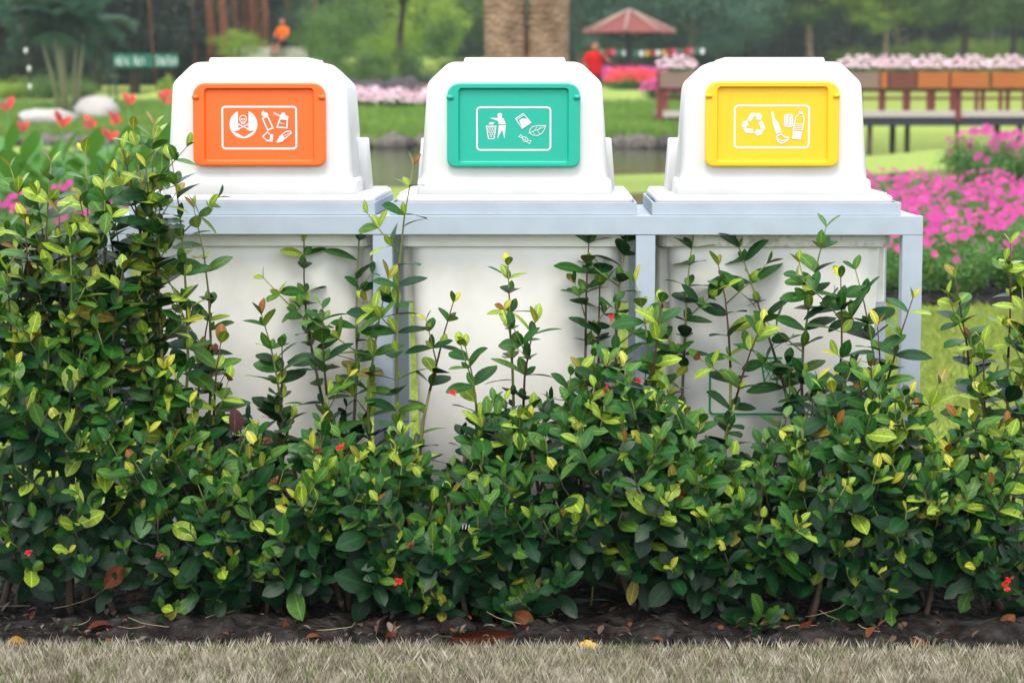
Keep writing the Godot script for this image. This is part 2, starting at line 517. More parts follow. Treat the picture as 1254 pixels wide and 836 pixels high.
func build_bin(mid: float, hood_mid: float, flap_mid: float, body_mid: float, flap_y: Array, m: Material, label: String, draw: Callable) -> Node3D:
	var z_face := -0.055
	var s := (P(700, 150, z_face).x - P(600, 150, z_face).x) / 100.0
	var o := thing("waste_bin", label, "waste bin", Vector3(P(mid, 200, -0.3).x, 0, -0.33), 0.0, "waste bins in the steel stand")
	o.position.x = P(mid, 250, -0.03).x
	var dz := -o.position.z
	# body
	var bx := P(body_mid, 300, -0.075).x - o.position.x
	var st := begin(true)
	var rings := []
	for a in [[0.062, 0.23, 0.22], [0.075, 0.24, 0.235], [0.40, 0.256, 0.25], [0.80, 0.272, 0.264], [0.884, 0.276, 0.268]]:
		rings.push_front(ring_y(rect(a[1] * 2, a[2] * 2, 0.05, 5, Vector2(bx, 0.0)), a[0]))
	loft(st, rings)
	var body := put(st, "body", M.cream_plastic, o)
	st = begin()
	var lip := rect(0.594, 0.566, 0.03, 4, Vector2(bx, 0.0))
	loft(st, [ring_y(shrink(lip, 0.004), 0.9005), ring_y(lip, 0.896), ring_y(lip, H(301, -0.06)), ring_y(shrink(lip, 0.012), H(302.5, -0.06))])
	put(st, "lip", M.lip_plastic if m == M.yellow_plastic else M.cream_plastic, o)
	for k in [-1, 1]:
		st = begin()
		bar(st, Vector3(bx + k * 0.278 - 0.018, H(372, -0.1), -0.20), Vector3(bx + k * 0.278 + 0.014, H(303, -0.1), 0.20), 0.006)
		put(st, "handle", M.cream_plastic, o)
	# lid: flange, base band, hood, raised top, side ribs
	var lid := Node3D.new()
	lid.name = "lid"
	o.add_child(lid)
	st = begin(true)
	var fl := rect(290 * s, 0.585, 0.02, 5)
	loft(st, [ring_y(shrink(fl, 0.010), H(238.5, -0.03)), ring_y(shrink(fl, 0.003), H(240, -0.03)), ring_y(fl, H(242, -0.03)), ring_y(fl, H(248.5, -0.03))])
	put(st, "flange", M.white_plastic, lid)
	for k in [-1, 1]:
		for i in 9:
			st = begin()
			var zz := -0.24 + i * 0.055
			bar(st, Vector3(k * 133 * s - 0.022, H(240, -0.03), zz), Vector3(k * 133 * s + 0.018, H(238.6, -0.03) + 0.004, zz + 0.03), 0.003)
			put(st, "rib", M.white_plastic, lid)
	var hx := P(hood_mid, 200, z_face).x - o.position.x
	var y_at := func(py: float) -> float: return H(py, z_face)
	var xs := func(h: float) -> float: return h * s
	st = begin(true)
	var band := rounded([[Vector2(-121 * s, y_at.call(240)), 0.0], [Vector2(121 * s, y_at.call(240)), 0.0], [Vector2(118.5 * s, y_at.call(218)), 0.012], [Vector2(-118.5 * s, y_at.call(218)), 0.012]], 4)
	var off := func(q: PackedVector2Array, z: float, kx := 1.0, ky := 1.0) -> PackedVector3Array:
		var out := PackedVector3Array()
		for p in q: out.append(Vector3(hx + p.x * kx, y_at.call(240) + (p.y - y_at.call(240)) * ky, z + dz))
		return out
	loft(st, [off.call(shrink(band, 0.010), z_face + 0.014), off.call(shrink(band, 0.003), z_face + 0.011), off.call(band, z_face + 0.002), off.call(band, -0.5, 0.97), off.call(shrink(band, 0.01), -0.52, 0.96)])
	put(st, "base_band", M.white_plastic, lid)
	st = begin(true)
	var hood := rounded([[Vector2(-116.5 * s, y_at.call(236)), 0.0], [Vector2(116.5 * s, y_at.call(236)), 0.0], [Vector2(107 * s, y_at.call(101)), 0.035], [Vector2(80 * s, y_at.call(75.5)), 0.045], [Vector2(-80 * s, y_at.call(75.5)), 0.045], [Vector2(-107 * s, y_at.call(101)), 0.035]], 6)
	loft(st, [off.call(shrink(hood, 0.014), z_face), off.call(shrink(hood, 0.0095), z_face - 0.0012), off.call(shrink(hood, 0.004), z_face - 0.005), off.call(shrink(hood, 0.001), z_face - 0.010), off.call(hood, z_face - 0.016), off.call(hood, -0.30, 0.985), off.call(hood, -0.45, 0.955, 0.985), off.call(shrink(hood, 0.02), -0.50, 0.94, 0.97)])
	put(st, "hood", M.white_plastic, lid)
	st = begin()
	var cap := rounded([[Vector2(-63 * s, y_at.call(77)), 0.0], [Vector2(63 * s, y_at.call(77)), 0.0], [Vector2(61 * s, y_at.call(70)), 0.005], [Vector2(-61 * s, y_at.call(70)), 0.005]], 3)
	loft(st, [off.call(shrink(cap, 0.003), z_face - 0.012), off.call(cap, z_face - 0.016), off.call(cap, -0.40), off.call(shrink(cap, 0.004), -0.406)])
	put(st, "top_panel", M.white_plastic, lid)
	for k in [-1, 1]:
		st = begin(true)
		var q := rounded([[Vector2(-0.055, y_at.call(239)), 0.0], [Vector2(0.055, y_at.call(239)), 0.0], [Vector2(0.05, y_at.call(170)), 0.012], [Vector2(-0.05, y_at.call(170)), 0.012]], 4)
		var r3 := []
		for a in [[0.002, 0.0], [0.0, 0.004], [0.0, 0.022], [0.0, 0.05]]:
			var rr := PackedVector3Array()
			for p in shrink(q, a[0]):
				var lean: float = (y_at.call(239) - p.y) * 0.075
				rr.append(Vector3(hx + k * (126.5 * s - a[1] + lean), p.y, -p.x * k - 0.33 + dz))
			r3.append(rr)
		loft(st, r3)
		put(st, "side_rib", M.white_plastic, lid)
	# swing flap
	var c := Vector2(P(flap_mid, 150, z_face).x - o.position.x, H((flap_y[0] + flap_y[1]) / 2.0, z_face))
	var fw := 163.0 * s
	var fh: float = H(flap_y[0], z_face) - H(flap_y[1], z_face)
	var flap := Node3D.new()
	flap.name = "flap"
	o.add_child(flap)
	flap.position = Vector3(c.x, c.y, z_face + dz)
	flap.rotation.x = deg_to_rad(-1.6)
	st = begin()
	var outer := rounded([[Vector2(-fw, -fh) / 2, 0.021], [Vector2(fw, -fh) / 2, 0.021], [Vector2(fw, fh) / 2, 0.034], [Vector2(-fw, fh) / 2, 0.034]], 6)
	var inner := rounded([[Vector2(-fw / 2 + 0.029, -fh / 2 + 0.010), 0.010], [Vector2(fw / 2 - 0.029, -fh / 2 + 0.010), 0.010], [Vector2(fw / 2 - 0.029, fh / 2 - 0.013), 0.010], [Vector2(-fw / 2 + 0.029, fh / 2 - 0.013), 0.010]], 6)
	loft(st, [ring_z(shrink(inner, 0.0055), 0.008), ring_z(shrink(inner, 0.004), 0.0088), ring_z(shrink(inner, 0.0008), 0.016), ring_z(inner, 0.018), ring_z(shrink(outer, 0.004), 0.018), ring_z(shrink(outer, 0.001), 0.0165), ring_z(outer, 0.013), ring_z(outer, -0.006)])
	put(st, "panel", m, flap)
	for k in [-1, 1]:
		st = begin(true)
		tube(st, [Vector3(k * (fw / 2 + 0.001), fh / 2 - 0.037, 0.018), Vector3(k * (fw / 2 - 0.002), fh / 2 - 0.037, 0.018), Vector3(k * (fw / 2 - 0.015), fh / 2 - 0.037, 0.018), Vector3(k * (fw / 2 - 0.017), fh / 2 - 0.037, 0.018)], [0.004, 0.0062, 0.0062, 0.004], 10)
		put(st, "hinge_pin", m, flap)
	pen = begin()
	pen_z = 0.0086
	pen_mid = Vector2(587, 418) if m == M.orange_plastic else Vector2(596, 420) if m == M.green_plastic else Vector2(607, 412)
	pen_scale = s / 6.689
	draw.call()
	put(pen, "pictogram", M.print_white, flap)
	return o

func build_bins() -> void:
	grain(mat("lip_plastic", Color(0.88, 0.87, 0.84), 0.55), noise_tex(256, 0.03, Color(0.72, 0.69, 0.64), Color(1, 1, 1), 41, 5, 0.4, 2.0), 0.35)
	build_bin(314, 318, 318, 313, [101.5, 203.6], M.orange_plastic, "white waste bin with the orange flap, skull and battery symbols", draw_orange)
	build_bin(630, 630, 629, 632, [101.5, 205.0], M.green_plastic, "white waste bin with the green flap, litter figure and leaf symbols", draw_green)
	var b := build_bin(949, 947, 945.5, 949, [99.7, 203.9], M.yellow_plastic, "white waste bin with the yellow flap, recycling arrows and bottle symbols", draw_yellow)
	# green print on the body of the bin with the yellow flap
	pen = begin()
	pen_z = 0.0
	pen_mid = Vector2(952, 450)
	pen_scale = (P(1000, 450, -0.07).x - P(900, 450, -0.07).x) / 100.0
	stroke(box_px(870, 400.5, 1036, 508, 5), 2.6, true)
	tidy_man(Vector2(930, 437), 0.315)
	var pr := put(pen, "pictogram", M.print_green, b)
	var at := P(952, 450, -0.07)
	pr.position = Vector3(at.x - b.position.x, at.y, -0.0745 - b.position.z)
	pr.rotation.x = 0.0

# ---------------------------------------------------------------- hedge leaves
func leaf_mesh(width: float, fold: float, curl: float, twist: float, bite: int, rows := 6) -> ArrayMesh:
	var st := begin(true)
	var L := []
	for i in rows + 1:
		var v := float(i) / rows
		var w := width * pow(sin(PI * clampf(pow(v, 1.12) * 0.975 + 0.012, 0, 1)), 0.66)
		var wl := w
		var wr := w
		if i == bite: wl *= 0.45
		if bite > 0 and i == bite - 1: wr *= 0.75
		var c := cos(twist * v)
		var s := sin(twist * v)
		var z := -curl * v * v
		L.append([Vector3(-wl * c, v * (1.0 - absf(curl) * 0.25), z + fold * wl - wl * s), Vector3(0, v * (1.0 - absf(curl) * 0.25), z), Vector3(wr * c, v * (1.0 - absf(curl) * 0.25), z + fold * wr + wr * s), v])
	for i in rows:
		for k in 2:
			var a: Vector3 = L[i][k]
			var b: Vector3 = L[i][k + 1]
			var c: Vector3 = L[i + 1][k + 1]
			var d: Vector3 = L[i + 1][k]
			for q in [[a, 0.5 * k, L[i][3]], [d, 0.5 * k, L[i + 1][3]], [c, 0.5 * k + 0.5, L[i + 1][3]], [a, 0.5 * k, L[i][3]], [c, 0.5 * k + 0.5, L[i + 1][3]], [b, 0.5 * k + 0.5, L[i][3]]]:
				st.set_uv(Vector2(q[1], q[2]))
				st.add_vertex(q[0])
	st.generate_normals()
	return st.commit()

func make_leaves() -> void:
	for a in [[0.25, 0.2, 0.10, 0.0, -1], [0.26, 0.12, 0.18, 0.15, -1], [0.23, 0.28, 0.05, -0.2, -1], [0.27, 0.15, -0.08, 0.1, -1], [0.24, 0.2, 0.25, -0.1, 4], [0.26, 0.15, 0.12, 0.2, 3], [0.25, 0.4, 0.15, 0.0, -1], [0.25, 0.1, 0.02, 0.3, -1]]:
		leaf_meshes.append(leaf_mesh(a[0], a[1], a[2], a[3], a[4]))

# one leafy shoot along pts; returns leaves as [Transform3D, mesh number, material number]
func shoot(pts: Array, bare: float, step: float, size: float, lime: float, out: Array, lift := 0) -> void:
	var total := 0.0
	for i in pts.size() - 1: total += pts[i].distance_to(pts[i + 1])
	var n := maxi(1, int((total * (1.0 - bare)) / step))
	var phi := rng.randf() * TAU
	var back := 0.0
	for k in n + 1:
		if k > 0: back += step * rng.randf_range(0.6, 1.45)
		if back > total * (1.0 - bare): break
		var d := maxf(0.0, total - back)
		var p: Vector3 = pts[0]
		var a := Vector3.UP
		for i in pts.size() - 1:
			var l: float = pts[i].distance_to(pts[i + 1])
			if d <= l or i == pts.size() - 2:
				p = pts[i].lerp(pts[i + 1], clampf(d / l, 0, 1))
				a = (pts[i + 1] - pts[i]).normalized()
				break
			d -= l
		var side := a.cross(Vector3(0.3, 0.1, 0.95)).normalized()
		var other := side.cross(a)
		phi += PI / 2 + rng.randf_range(-0.35, 0.35)
		for e in 2:
			if k > 1 and rng.randf() < 0.16: continue
			var f := phi + PI * e + rng.randf_range(-0.25, 0.25)
			var lat := side * cos(f) + other * sin(f)
			var open := deg_to_rad([rng.randf_range(12, 45), rng.randf_range(45, 75), rng.randf_range(60 - 14 * maxi(lift, 0), 95 - 16 * maxi(lift, 0))][mini(k, 2)])
			var dir := (a * cos(open) + lat * sin(open) + Vector3(0, -0.12 if k > 1 else 0.05, 0)).normalized()
			var nor := (a - dir * a.dot(dir)).normalized()
			nor = (nor + Vector3(rng.randf_range(-0.35, 0.35), rng.randf_range(-0.1, 0.3), rng.randf_range(-0.15, 0.45 + 0.5 * maxi(lift, 0)))).normalized()
			nor = (nor - dir * nor.dot(dir)).normalized()
			var s: float = size * [rng.randf_range(0.42, 0.62), rng.randf_range(0.7, 0.95), rng.randf_range(0.8, 1.2)][mini(k, 2)]
			var b := Basis(dir.cross(nor), dir, nor).scaled_local(Vector3(s * rng.randf_range(0.85, 1.15), s, s))
			var g := rng.randf()
			var c := 0
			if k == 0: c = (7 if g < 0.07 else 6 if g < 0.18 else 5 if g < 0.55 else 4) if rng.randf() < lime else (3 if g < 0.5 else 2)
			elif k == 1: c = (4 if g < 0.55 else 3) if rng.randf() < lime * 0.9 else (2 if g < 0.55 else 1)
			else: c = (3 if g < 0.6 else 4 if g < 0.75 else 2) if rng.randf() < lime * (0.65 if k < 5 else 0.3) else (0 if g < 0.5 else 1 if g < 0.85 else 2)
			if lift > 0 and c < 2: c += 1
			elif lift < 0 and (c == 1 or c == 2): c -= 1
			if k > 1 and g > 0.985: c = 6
			out.append([Transform3D(b, p), rng.randi_range(0, leaf_meshes.size() - 1), c])
			if lift == 1 and k > 0 and rng.randf() < 0.55:      # a small leaf in the axil
				var d2 := (a + lat * rng.randf_range(0.2, 0.7) + Vector3(rng.randf_range(-0.3, 0.3), 0, rng.randf_range(-0.3, 0.3))).normalized()
				var n2 := (Vector3(rng.randf_range(-0.6, 0.6), 0.2, 1) - d2 * d2.dot(Vector3(0, 0.2, 1))).normalized()
				n2 = (n2 - d2 * n2.dot(d2)).normalized()
				var s2 := size * rng.randf_range(0.3, 0.6)
				out.append([Transform3D(Basis(d2.cross(n2), d2, n2).scaled_local(Vector3.ONE * s2), p), rng.randi_range(0, leaf_meshes.size() - 1), (4 if rng.randf() < lime * 0.5 else 3 if rng.randf() < 0.4 else 2)])

func branch_mesh(pts: Array, r0: float, r1: float, n: String, m: Material, parent: Node) -> void:
	var st := begin(true)
	var rr := []
	for i in pts.size(): rr.append(lerpf(r0, r1, float(i) / (pts.size() - 1)))
	tube(st, pts, rr, 5)
	put(st, n, m, parent)

func bend(a: Vector3, b: Vector3, sag: Vector3, n := 5) -> Array:
	var q := []
	for i in n + 1:
		var t := float(i) / n
		q.append(a.lerp(b, t) + sag * (4.0 * t * (1.0 - t)) + Vector3(sin(t * 9.0 + b.x * 40.0), 0, cos(t * 7.0 + b.y * 50.0)) * 0.006 * (1.0 - t) * 2.0 * t)
	return q

const TOPS := [[-120, 330], [0, 318], [70, 330], [130, 360], [190, 430], [240, 490], [300, 520], [350, 530], [400, 510], [450, 530], [500, 525], [545, 575], [590, 490], [640, 480], [700, 445], [760, 425], [800, 460], [850, 510], [900, 530], [950, 525], [1000, 460], [1050, 435], [1100, 460], [1150, 520], [1200, 480], [1260, 470], [1380, 470]]

func top_px(px: float) -> float:
	for i in TOPS.size() - 1:
		if px <= TOPS[i + 1][0]:
			return lerpf(TOPS[i][1], TOPS[i + 1][1], clampf((px - TOPS[i][0]) / (TOPS[i + 1][0] - TOPS[i][0]), 0, 1))
	return TOPS[-1][1]

func build_hedge() -> void:
	# [tip px, tip py, z, foot px, lime share, leaf step, leaf size]: the tall shoots that stand out of the hedge
	var tall := [[12, 205, 0.35, 60, 0.8, 0.055, 0.075], [62, 200, 0.42, 70, 0.7, 0.05, 0.085], [104, 188, 0.30, 110, 0.6, 0.055, 0.09], [128, 215, 0.38, 120, 0.5, 0.05, 0.085], [163, 158, 0.32, 205, 0.95, 0.045, 0.075], [188, 154, 0.33, 215, 0.95, 0.04, 0.075], [125, 232, 0.34, 200, 0.8, 0.05, 0.08], [210, 196, 0.33, 208, 0.8, 0.042, 0.08],
		[237, 255, 0.22, 235, 1.0, 0.05, 0.075], [30, 270, 0.45, 20, 0.9, 0.05, 0.08], [85, 290, 0.5, 95, 0.9, 0.045, 0.08], [8, 330, 0.5, 15, 0.9, 0.045, 0.08], [150, 182, 0.3, 200, 0.95, 0.045, 0.08], [178, 205, 0.34, 205, 0.9, 0.042, 0.085], [196, 235, 0.34, 212, 0.8, 0.042, 0.085], [140, 268, 0.36, 180, 0.8, 0.045, 0.085], [98, 248, 0.4, 100, 0.8, 0.045, 0.085], [44, 238, 0.4, 45, 0.8, 0.045, 0.085], [72, 262, 0.44, 80, 0.9, 0.045, 0.085], [270, 420, 0.3, 262, 0.7, 0.045, 0.085], [150, 330, 0.45, 150, 0.7, 0.045, 0.085], [258, 372, 0.2, 250, 0.7, 0.05, 0.075], [320, 385, 0.25, 325, 0.5, 0.05, 0.085], [345, 425, 0.25, 340, 0.1, 0.05, 0.085], [395, 378, 0.2, 408, 0.8, 0.042, 0.08],
		[372, 296, -0.045, 430, 0.5, 0.05, 0.075], [440, 282, -0.05, 432, 0.1, 0.04, 0.08], [475, 342, 0.15, 462, 0.9, 0.045, 0.085], [506, 203, 0.22, 500, 1.0, 0.05, 0.08], [555, 370, 0.2, 510, 0.6, 0.05, 0.07], [622, 325, 0.18, 625, 0.8, 0.042, 0.07], [570, 425, 0.3, 590, 0.6, 0.045, 0.08], [655, 395, 0.3, 650, 0.3, 0.045, 0.085],
		[722, 284, -0.045, 712, 0.2, 0.04, 0.075], [770, 280, -0.05, 775, 0.1, 0.04, 0.08], [735, 330, -0.04, 730, 0.7, 0.045, 0.075], [778, 345, 0.2, 790, 0.9, 0.045, 0.085], [850, 284, -0.04, 842, 0.3, 0.042, 0.08], [880, 325, 0.05, 868, 0.7, 0.05, 0.085], [900, 288, -0.045, 990, 0.4, 0.05, 0.09], [1012, 278, 0.12, 1000, 0.5, 0.045, 0.085],
		[1030, 340, 0.2, 1010, 0.2, 0.045, 0.09], [1048, 330, 0.1, 1050, 0.1, 0.05, 0.09], [935, 395, 0.25, 880, 0.8, 0.05, 0.085], [1118, 366, 0.25, 1050, 1.0, 0.045, 0.075], [1170, 340, 0.2, 1200, 1.0, 0.055, 0.075], [1238, 298, 0.15, 1236, 1.0, 0.06, 0.075], [1252, 352, 0.25, 1240, 1.0, 0.05, 0.08], [1205, 420, 0.3, 1195, 1.0, 0.045, 0.08], [1150, 470, 0.3, 1160, 0.9, 0.045, 0.085], [1290, 330, 0.2, 1280, 0.9, 0.05, 0.08], [-60, 220, 0.3, -50, 0.8, 0.05, 0.085], [810, 370, 0.3, 805, 0.8, 0.045, 0.085], [1075, 400, 0.3, 1060, 0.4, 0.045, 0.09]]
	var labels := ["tall hedge shrub filling the lower left corner of the picture", "leafy hedge shrub just left of the stand's leftmost post", "tall hedge shrub growing up across the stand's upper left corner", "low hedge shrub below the orange flap bin's left half", "hedge shrub below the right edge of the orange flap bin", "hedge shrub whose slender shoot reaches the green flap bin's left edge", "hedge shrub below the middle of the green flap bin", "hedge shrub in front of the post between green and yellow flap bins", "hedge shrub partly covering the green print below the yellow flap bin", "dense dark hedge shrub climbing below the yellow flap bin's right half", "hedge shrub with lime shoots just right of the stand's rightmost post", "hedge shrub with lime tips at the right edge of the picture"]
	var n := labels.size()
	var left := P(-40, 600, 0.35).x
	var right := P(1300, 600, 0.35).x
	var pitch := (right - left) / n
	var shrubs := []
	var leaves := []
	for i in n:
		var o := thing("hedge_shrub", labels[i], "shrub", Vector3(left + pitch * (i + 0.5), 0, 0.34), 0, "glossy green shrubs of the clipped hedge")
		shrubs.append(o)
		leaves.append([])
		for k in 5:      # woody stems from the ground
			var a := Vector3(rng.randf_range(-0.08, 0.08), -0.01, rng.randf_range(-0.15, 0.24))
			var b := Vector3(rng.randf_range(-0.14, 0.14), rng.randf_range(0.25, 0.42), rng.randf_range(-0.2, 0.2))
			branch_mesh(bend(a, b, Vector3(rng.randf_range(-0.03, 0.03), 0, 0.02)), rng.randf_range(0.006, 0.012), 0.004, "stem", M.twig, o)
	var owner := func(x: float) -> int: return clampi(int((x - left) / pitch), 0, n - 1)
	for t in tall:
		var tip := P(t[0], t[1], t[2])
		var foot := P(t[3], 600, t[2] * 0.6 + 0.1)
		foot.y = 0.22
		var i: int = owner.call(foot.x)
		var o: Node3D = shrubs[i]
		var pts := bend(foot - o.position, tip - o.position, Vector3(rng.randf_range(-0.05, 0.05), 0, rng.randf_range(-0.01, 0.01)), 7)
		branch_mesh(pts.slice(0, 5), 0.0052, 0.0034, "stem", M.twig if t[4] < 0.6 else M.green_stem, o)
		branch_mesh(pts.slice(4), 0.0034, 0.0014, "shoot", M.red_stem if rng.randf() < 0.6 else M.green_stem, o)
		shoot(pts, 0.18, t[5], t[6] * 1.02, t[4], leaves[i], 1)
		var len_: float = foot.distance_to(tip)
		for q in int(len_ * (4.5 if t[0] < 230 or t[0] > 1100 else 3.0)):     # short side shoots
			var f := rng.randf_range(0.3, 0.86)
			var base: Vector3 = pts[int(f * 7)].lerp(pts[mini(7, int(f * 7) + 1)], fposmod(f * 7, 1.0))
			var e := base + Vector3(rng.randf_range(-0.11, 0.11), rng.randf_range(0.05, 0.12), rng.randf_range(-0.01, 0.07))
			branch_mesh(bend(base, e, Vector3.ZERO, 2), 0.0020, 0.0012, "shoot", M.green_stem, o)
			shoot([base, e], 0.2, 0.045, t[6] * 0.9, t[4], leaves[i], 1)
	# tips over the clipped front and top of the hedge, then the inside
	for i in n:
		var o: Node3D = shrubs[i]
		var count := 68
		for k in count:
			var x := o.position.x + rng.randf_range(-0.56, 0.56) * pitch
			var px := 685.0 + x / 5.2 * F
			var zt := 0.38
			var y_top := H(top_px(px), zt)
			var inside := k >= 48
			var v := (k + rng.randf()) / 48.0 if not inside else rng.randf()
			var tip: Vector3
			var dir: Vector3
			if not inside:
				var y := lerpf(0.075 + 0.07 * sin(x * 9.0) + 0.05 * sin(x * 23.0), y_top, pow(v, 0.9))
				var z := lerpf(0.60, 0.62, v) if v < 0.55 else lerpf(0.62, zt, (v - 0.55) / 0.45)
				tip = Vector3(x, y, z + rng.randf_range(-0.05, 0.05))
				dir = Vector3(rng.randf_range(-0.5, 0.5), lerpf(0.15, 1.0, v), lerpf(0.9, 0.35, v)).normalized()
			else:
				tip = Vector3(x, rng.randf_range(0.12, y_top * 0.98), rng.randf_range(0.02, 0.5))
				dir = Vector3(rng.randf_range(-0.5, 0.5), 0.8, rng.randf_range(-0.2, 0.6)).normalized()
			var foot := tip - dir * rng.randf_range(0.10, 0.17) - Vector3(0, 0.02, 0)
			foot.y = maxf(foot.y, 0.03)
			var pts := bend(foot - o.position, tip - o.position, Vector3(0, -0.012, 0), 3)
			branch_mesh(pts, 0.0028, 0.0014, "shoot", M.twig if rng.randf() < 0.6 else M.green_stem, o)
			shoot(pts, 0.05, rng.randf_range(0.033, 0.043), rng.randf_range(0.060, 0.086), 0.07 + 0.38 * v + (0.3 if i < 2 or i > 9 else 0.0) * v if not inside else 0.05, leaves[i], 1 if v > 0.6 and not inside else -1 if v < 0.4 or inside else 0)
	# the largest in view become leaves of their own, the rest one mass
	for i in n:
		var o: Node3D = shrubs[i]
		var all: Array = leaves[i]
		all.sort_custom(func(a, b): return a[0].origin.z > b[0].origin.z)
		var xfs := []
		var cols := []
		for k in all.size():
			var l: Array = all[k]
			if k < 290 + 0 * i:
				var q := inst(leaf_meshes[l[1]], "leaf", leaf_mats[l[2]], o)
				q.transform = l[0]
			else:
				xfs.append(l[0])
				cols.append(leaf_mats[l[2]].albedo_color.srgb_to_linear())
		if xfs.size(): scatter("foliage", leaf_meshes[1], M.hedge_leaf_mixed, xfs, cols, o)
	# red blossoms and brown seed heads on the shrubs
	for f in [[36, 676, 0.68, "b"], [488, 712, 0.68, "b"], [417, 547, 0.55, "b"], [1232, 718, 0.66, "b"], [1238, 710, 0.66, "b"], [749, 388, 0.3, "b"], [742, 477, 0.45, "b"], [780, 466, 0.4, "b"], [196, 680, 0.66, "s"], [327, 540, 0.5, "s"], [335, 588, 0.6, "s"], [502, 668, 0.66, "s"], [388, 552, 0.55, "s"], [830, 608, 0.6, "s"], [232, 376, 0.3, "s"], [252, 420, 0.3, "s"], [262, 425, 0.3, "s"], [553, 480, 0.45, "b"]]:
		var p := P(f[0], f[1], f[2])
		var o: Node3D = shrubs[owner.call(p.x)]
		var st := begin()
		if f[3] == "b":
			for k in 9:
				var d := Vector3(rng.randf_range(-1, 1), rng.randf_range(-0.6, 1), rng.randf_range(0.1, 1)).normalized()
				var s := d.cross(Vector3(0.1, 0.3, 1)).normalized() * 0.0032
				var e := d * rng.randf_range(0.010, 0.017)
				tri(st, -s * 0.4, e * 0.6 + s, e)
				tri(st, -s * 0.4, e, e * 0.6 - s)
				tri(st, s * 0.5 + d.cross(s) * 0.5, e * 0.8 + s.cross(d), e)
		else:
			for k in 14: blob(st, Vector3(rng.randf_range(-1, 1), rng.randf_range(-0.7, 0.7), rng.randf_range(-0.7, 1)) * 0.009, Vector3.ONE * 0.0035, k, 0.3, 3, 5)
		put(st, "blossom" if f[3] == "b" else "seed_head", M.red_petal if f[3] == "b" else M.fruit_brown, o).position = p - o.position

# ---------------------------------------------------------------- terrain
func along(t: Array, x: float) -> float:
	if x <= t[0][0]: return t[0][1]
	for i in t.size() - 1:
		if x <= t[i + 1][0]:
			return lerpf(t[i][1], t[i + 1][1], (x - t[i][0]) / (t[i + 1][0] - t[i][0]))
	return t[-1][1]

func near_shore(x: float) -> float:
	return along([[-30, 90], [-13, 60], [-8, 34], [-5, 25.5], [-2, 24.7], [1.15, 29.7], [7.9, 48], [20, 51], [60, 52]], x) + 0.25 * sin(x * 1.7) + 0.15 * sin(x * 4.1)

func far_shore(x: float) -> float:
	return along([[-60, 50], [3.2, 53], [4.4, 62], [6.5, 90], [9, 96], [60, 100]], x) + 0.15 * sin(x * 2.3)

func terrain(x: float, d: float) -> float:
	var b := far_shore(x)
	var a := minf(near_shore(x), b - 0.05)
	if d <= a:
		return WATER + 0.05 - (WATER + 0.05) * (1.0 - smoothstep(8.0, a, d)) if d > 8.0 else 0.0
	if d < b:
		return WATER + 0.05 - 0.75 * smoothstep(0.0, 1.2, minf(d - a, (b - d) * 1.4))
	return 1.2 * smoothstep(64.5, 69.5, d) * smoothstep(-13.0, -10.5, x) * (1.0 - smoothstep(-1.5, 0.5, x)) * (1.0 - smoothstep(84.0, 100.0, d)) + 1.5 * smoothstep(5.0, 9.0, x) * smoothstep(b + 6.0, b + 20.0, d) + along([[0, WATER + 0.03], [0.35, 0.62], [4, 1.08], [8, 1.38], [42, 2.3], [67, 3.4], [97, 4.6], [250, 8], [900, 8]], d - b)

func on(px: float, d: float, lift := 0.0) -> Vector3:
	var x := X(px, d)
	return Vector3(x, terrain(x, d) + lift, EYE.z - d)

func sheet(xs: Array, ds: Array, f: Callable) -> SurfaceTool:
	var st := begin(true)
	for i in xs.size(): for j in ds.size():
		st.add_vertex(Vector3(xs[i], f.call(xs[i], ds[j]), EYE.z - ds[j]))
	var n := ds.size()
	for i in xs.size() - 1: for j in n - 1:
		var a := i * n + j
		for k in [a, a + 1, a + n + 1, a, a + n + 1, a + n]: st.add_index(k)
	return st

func span(a: float, b: float, step: float) -> Array:
	var q := []
	var n := int(ceil((b - a) / step))
	for i in n + 1: q.append(lerpf(a, b, float(i) / n))
	return q

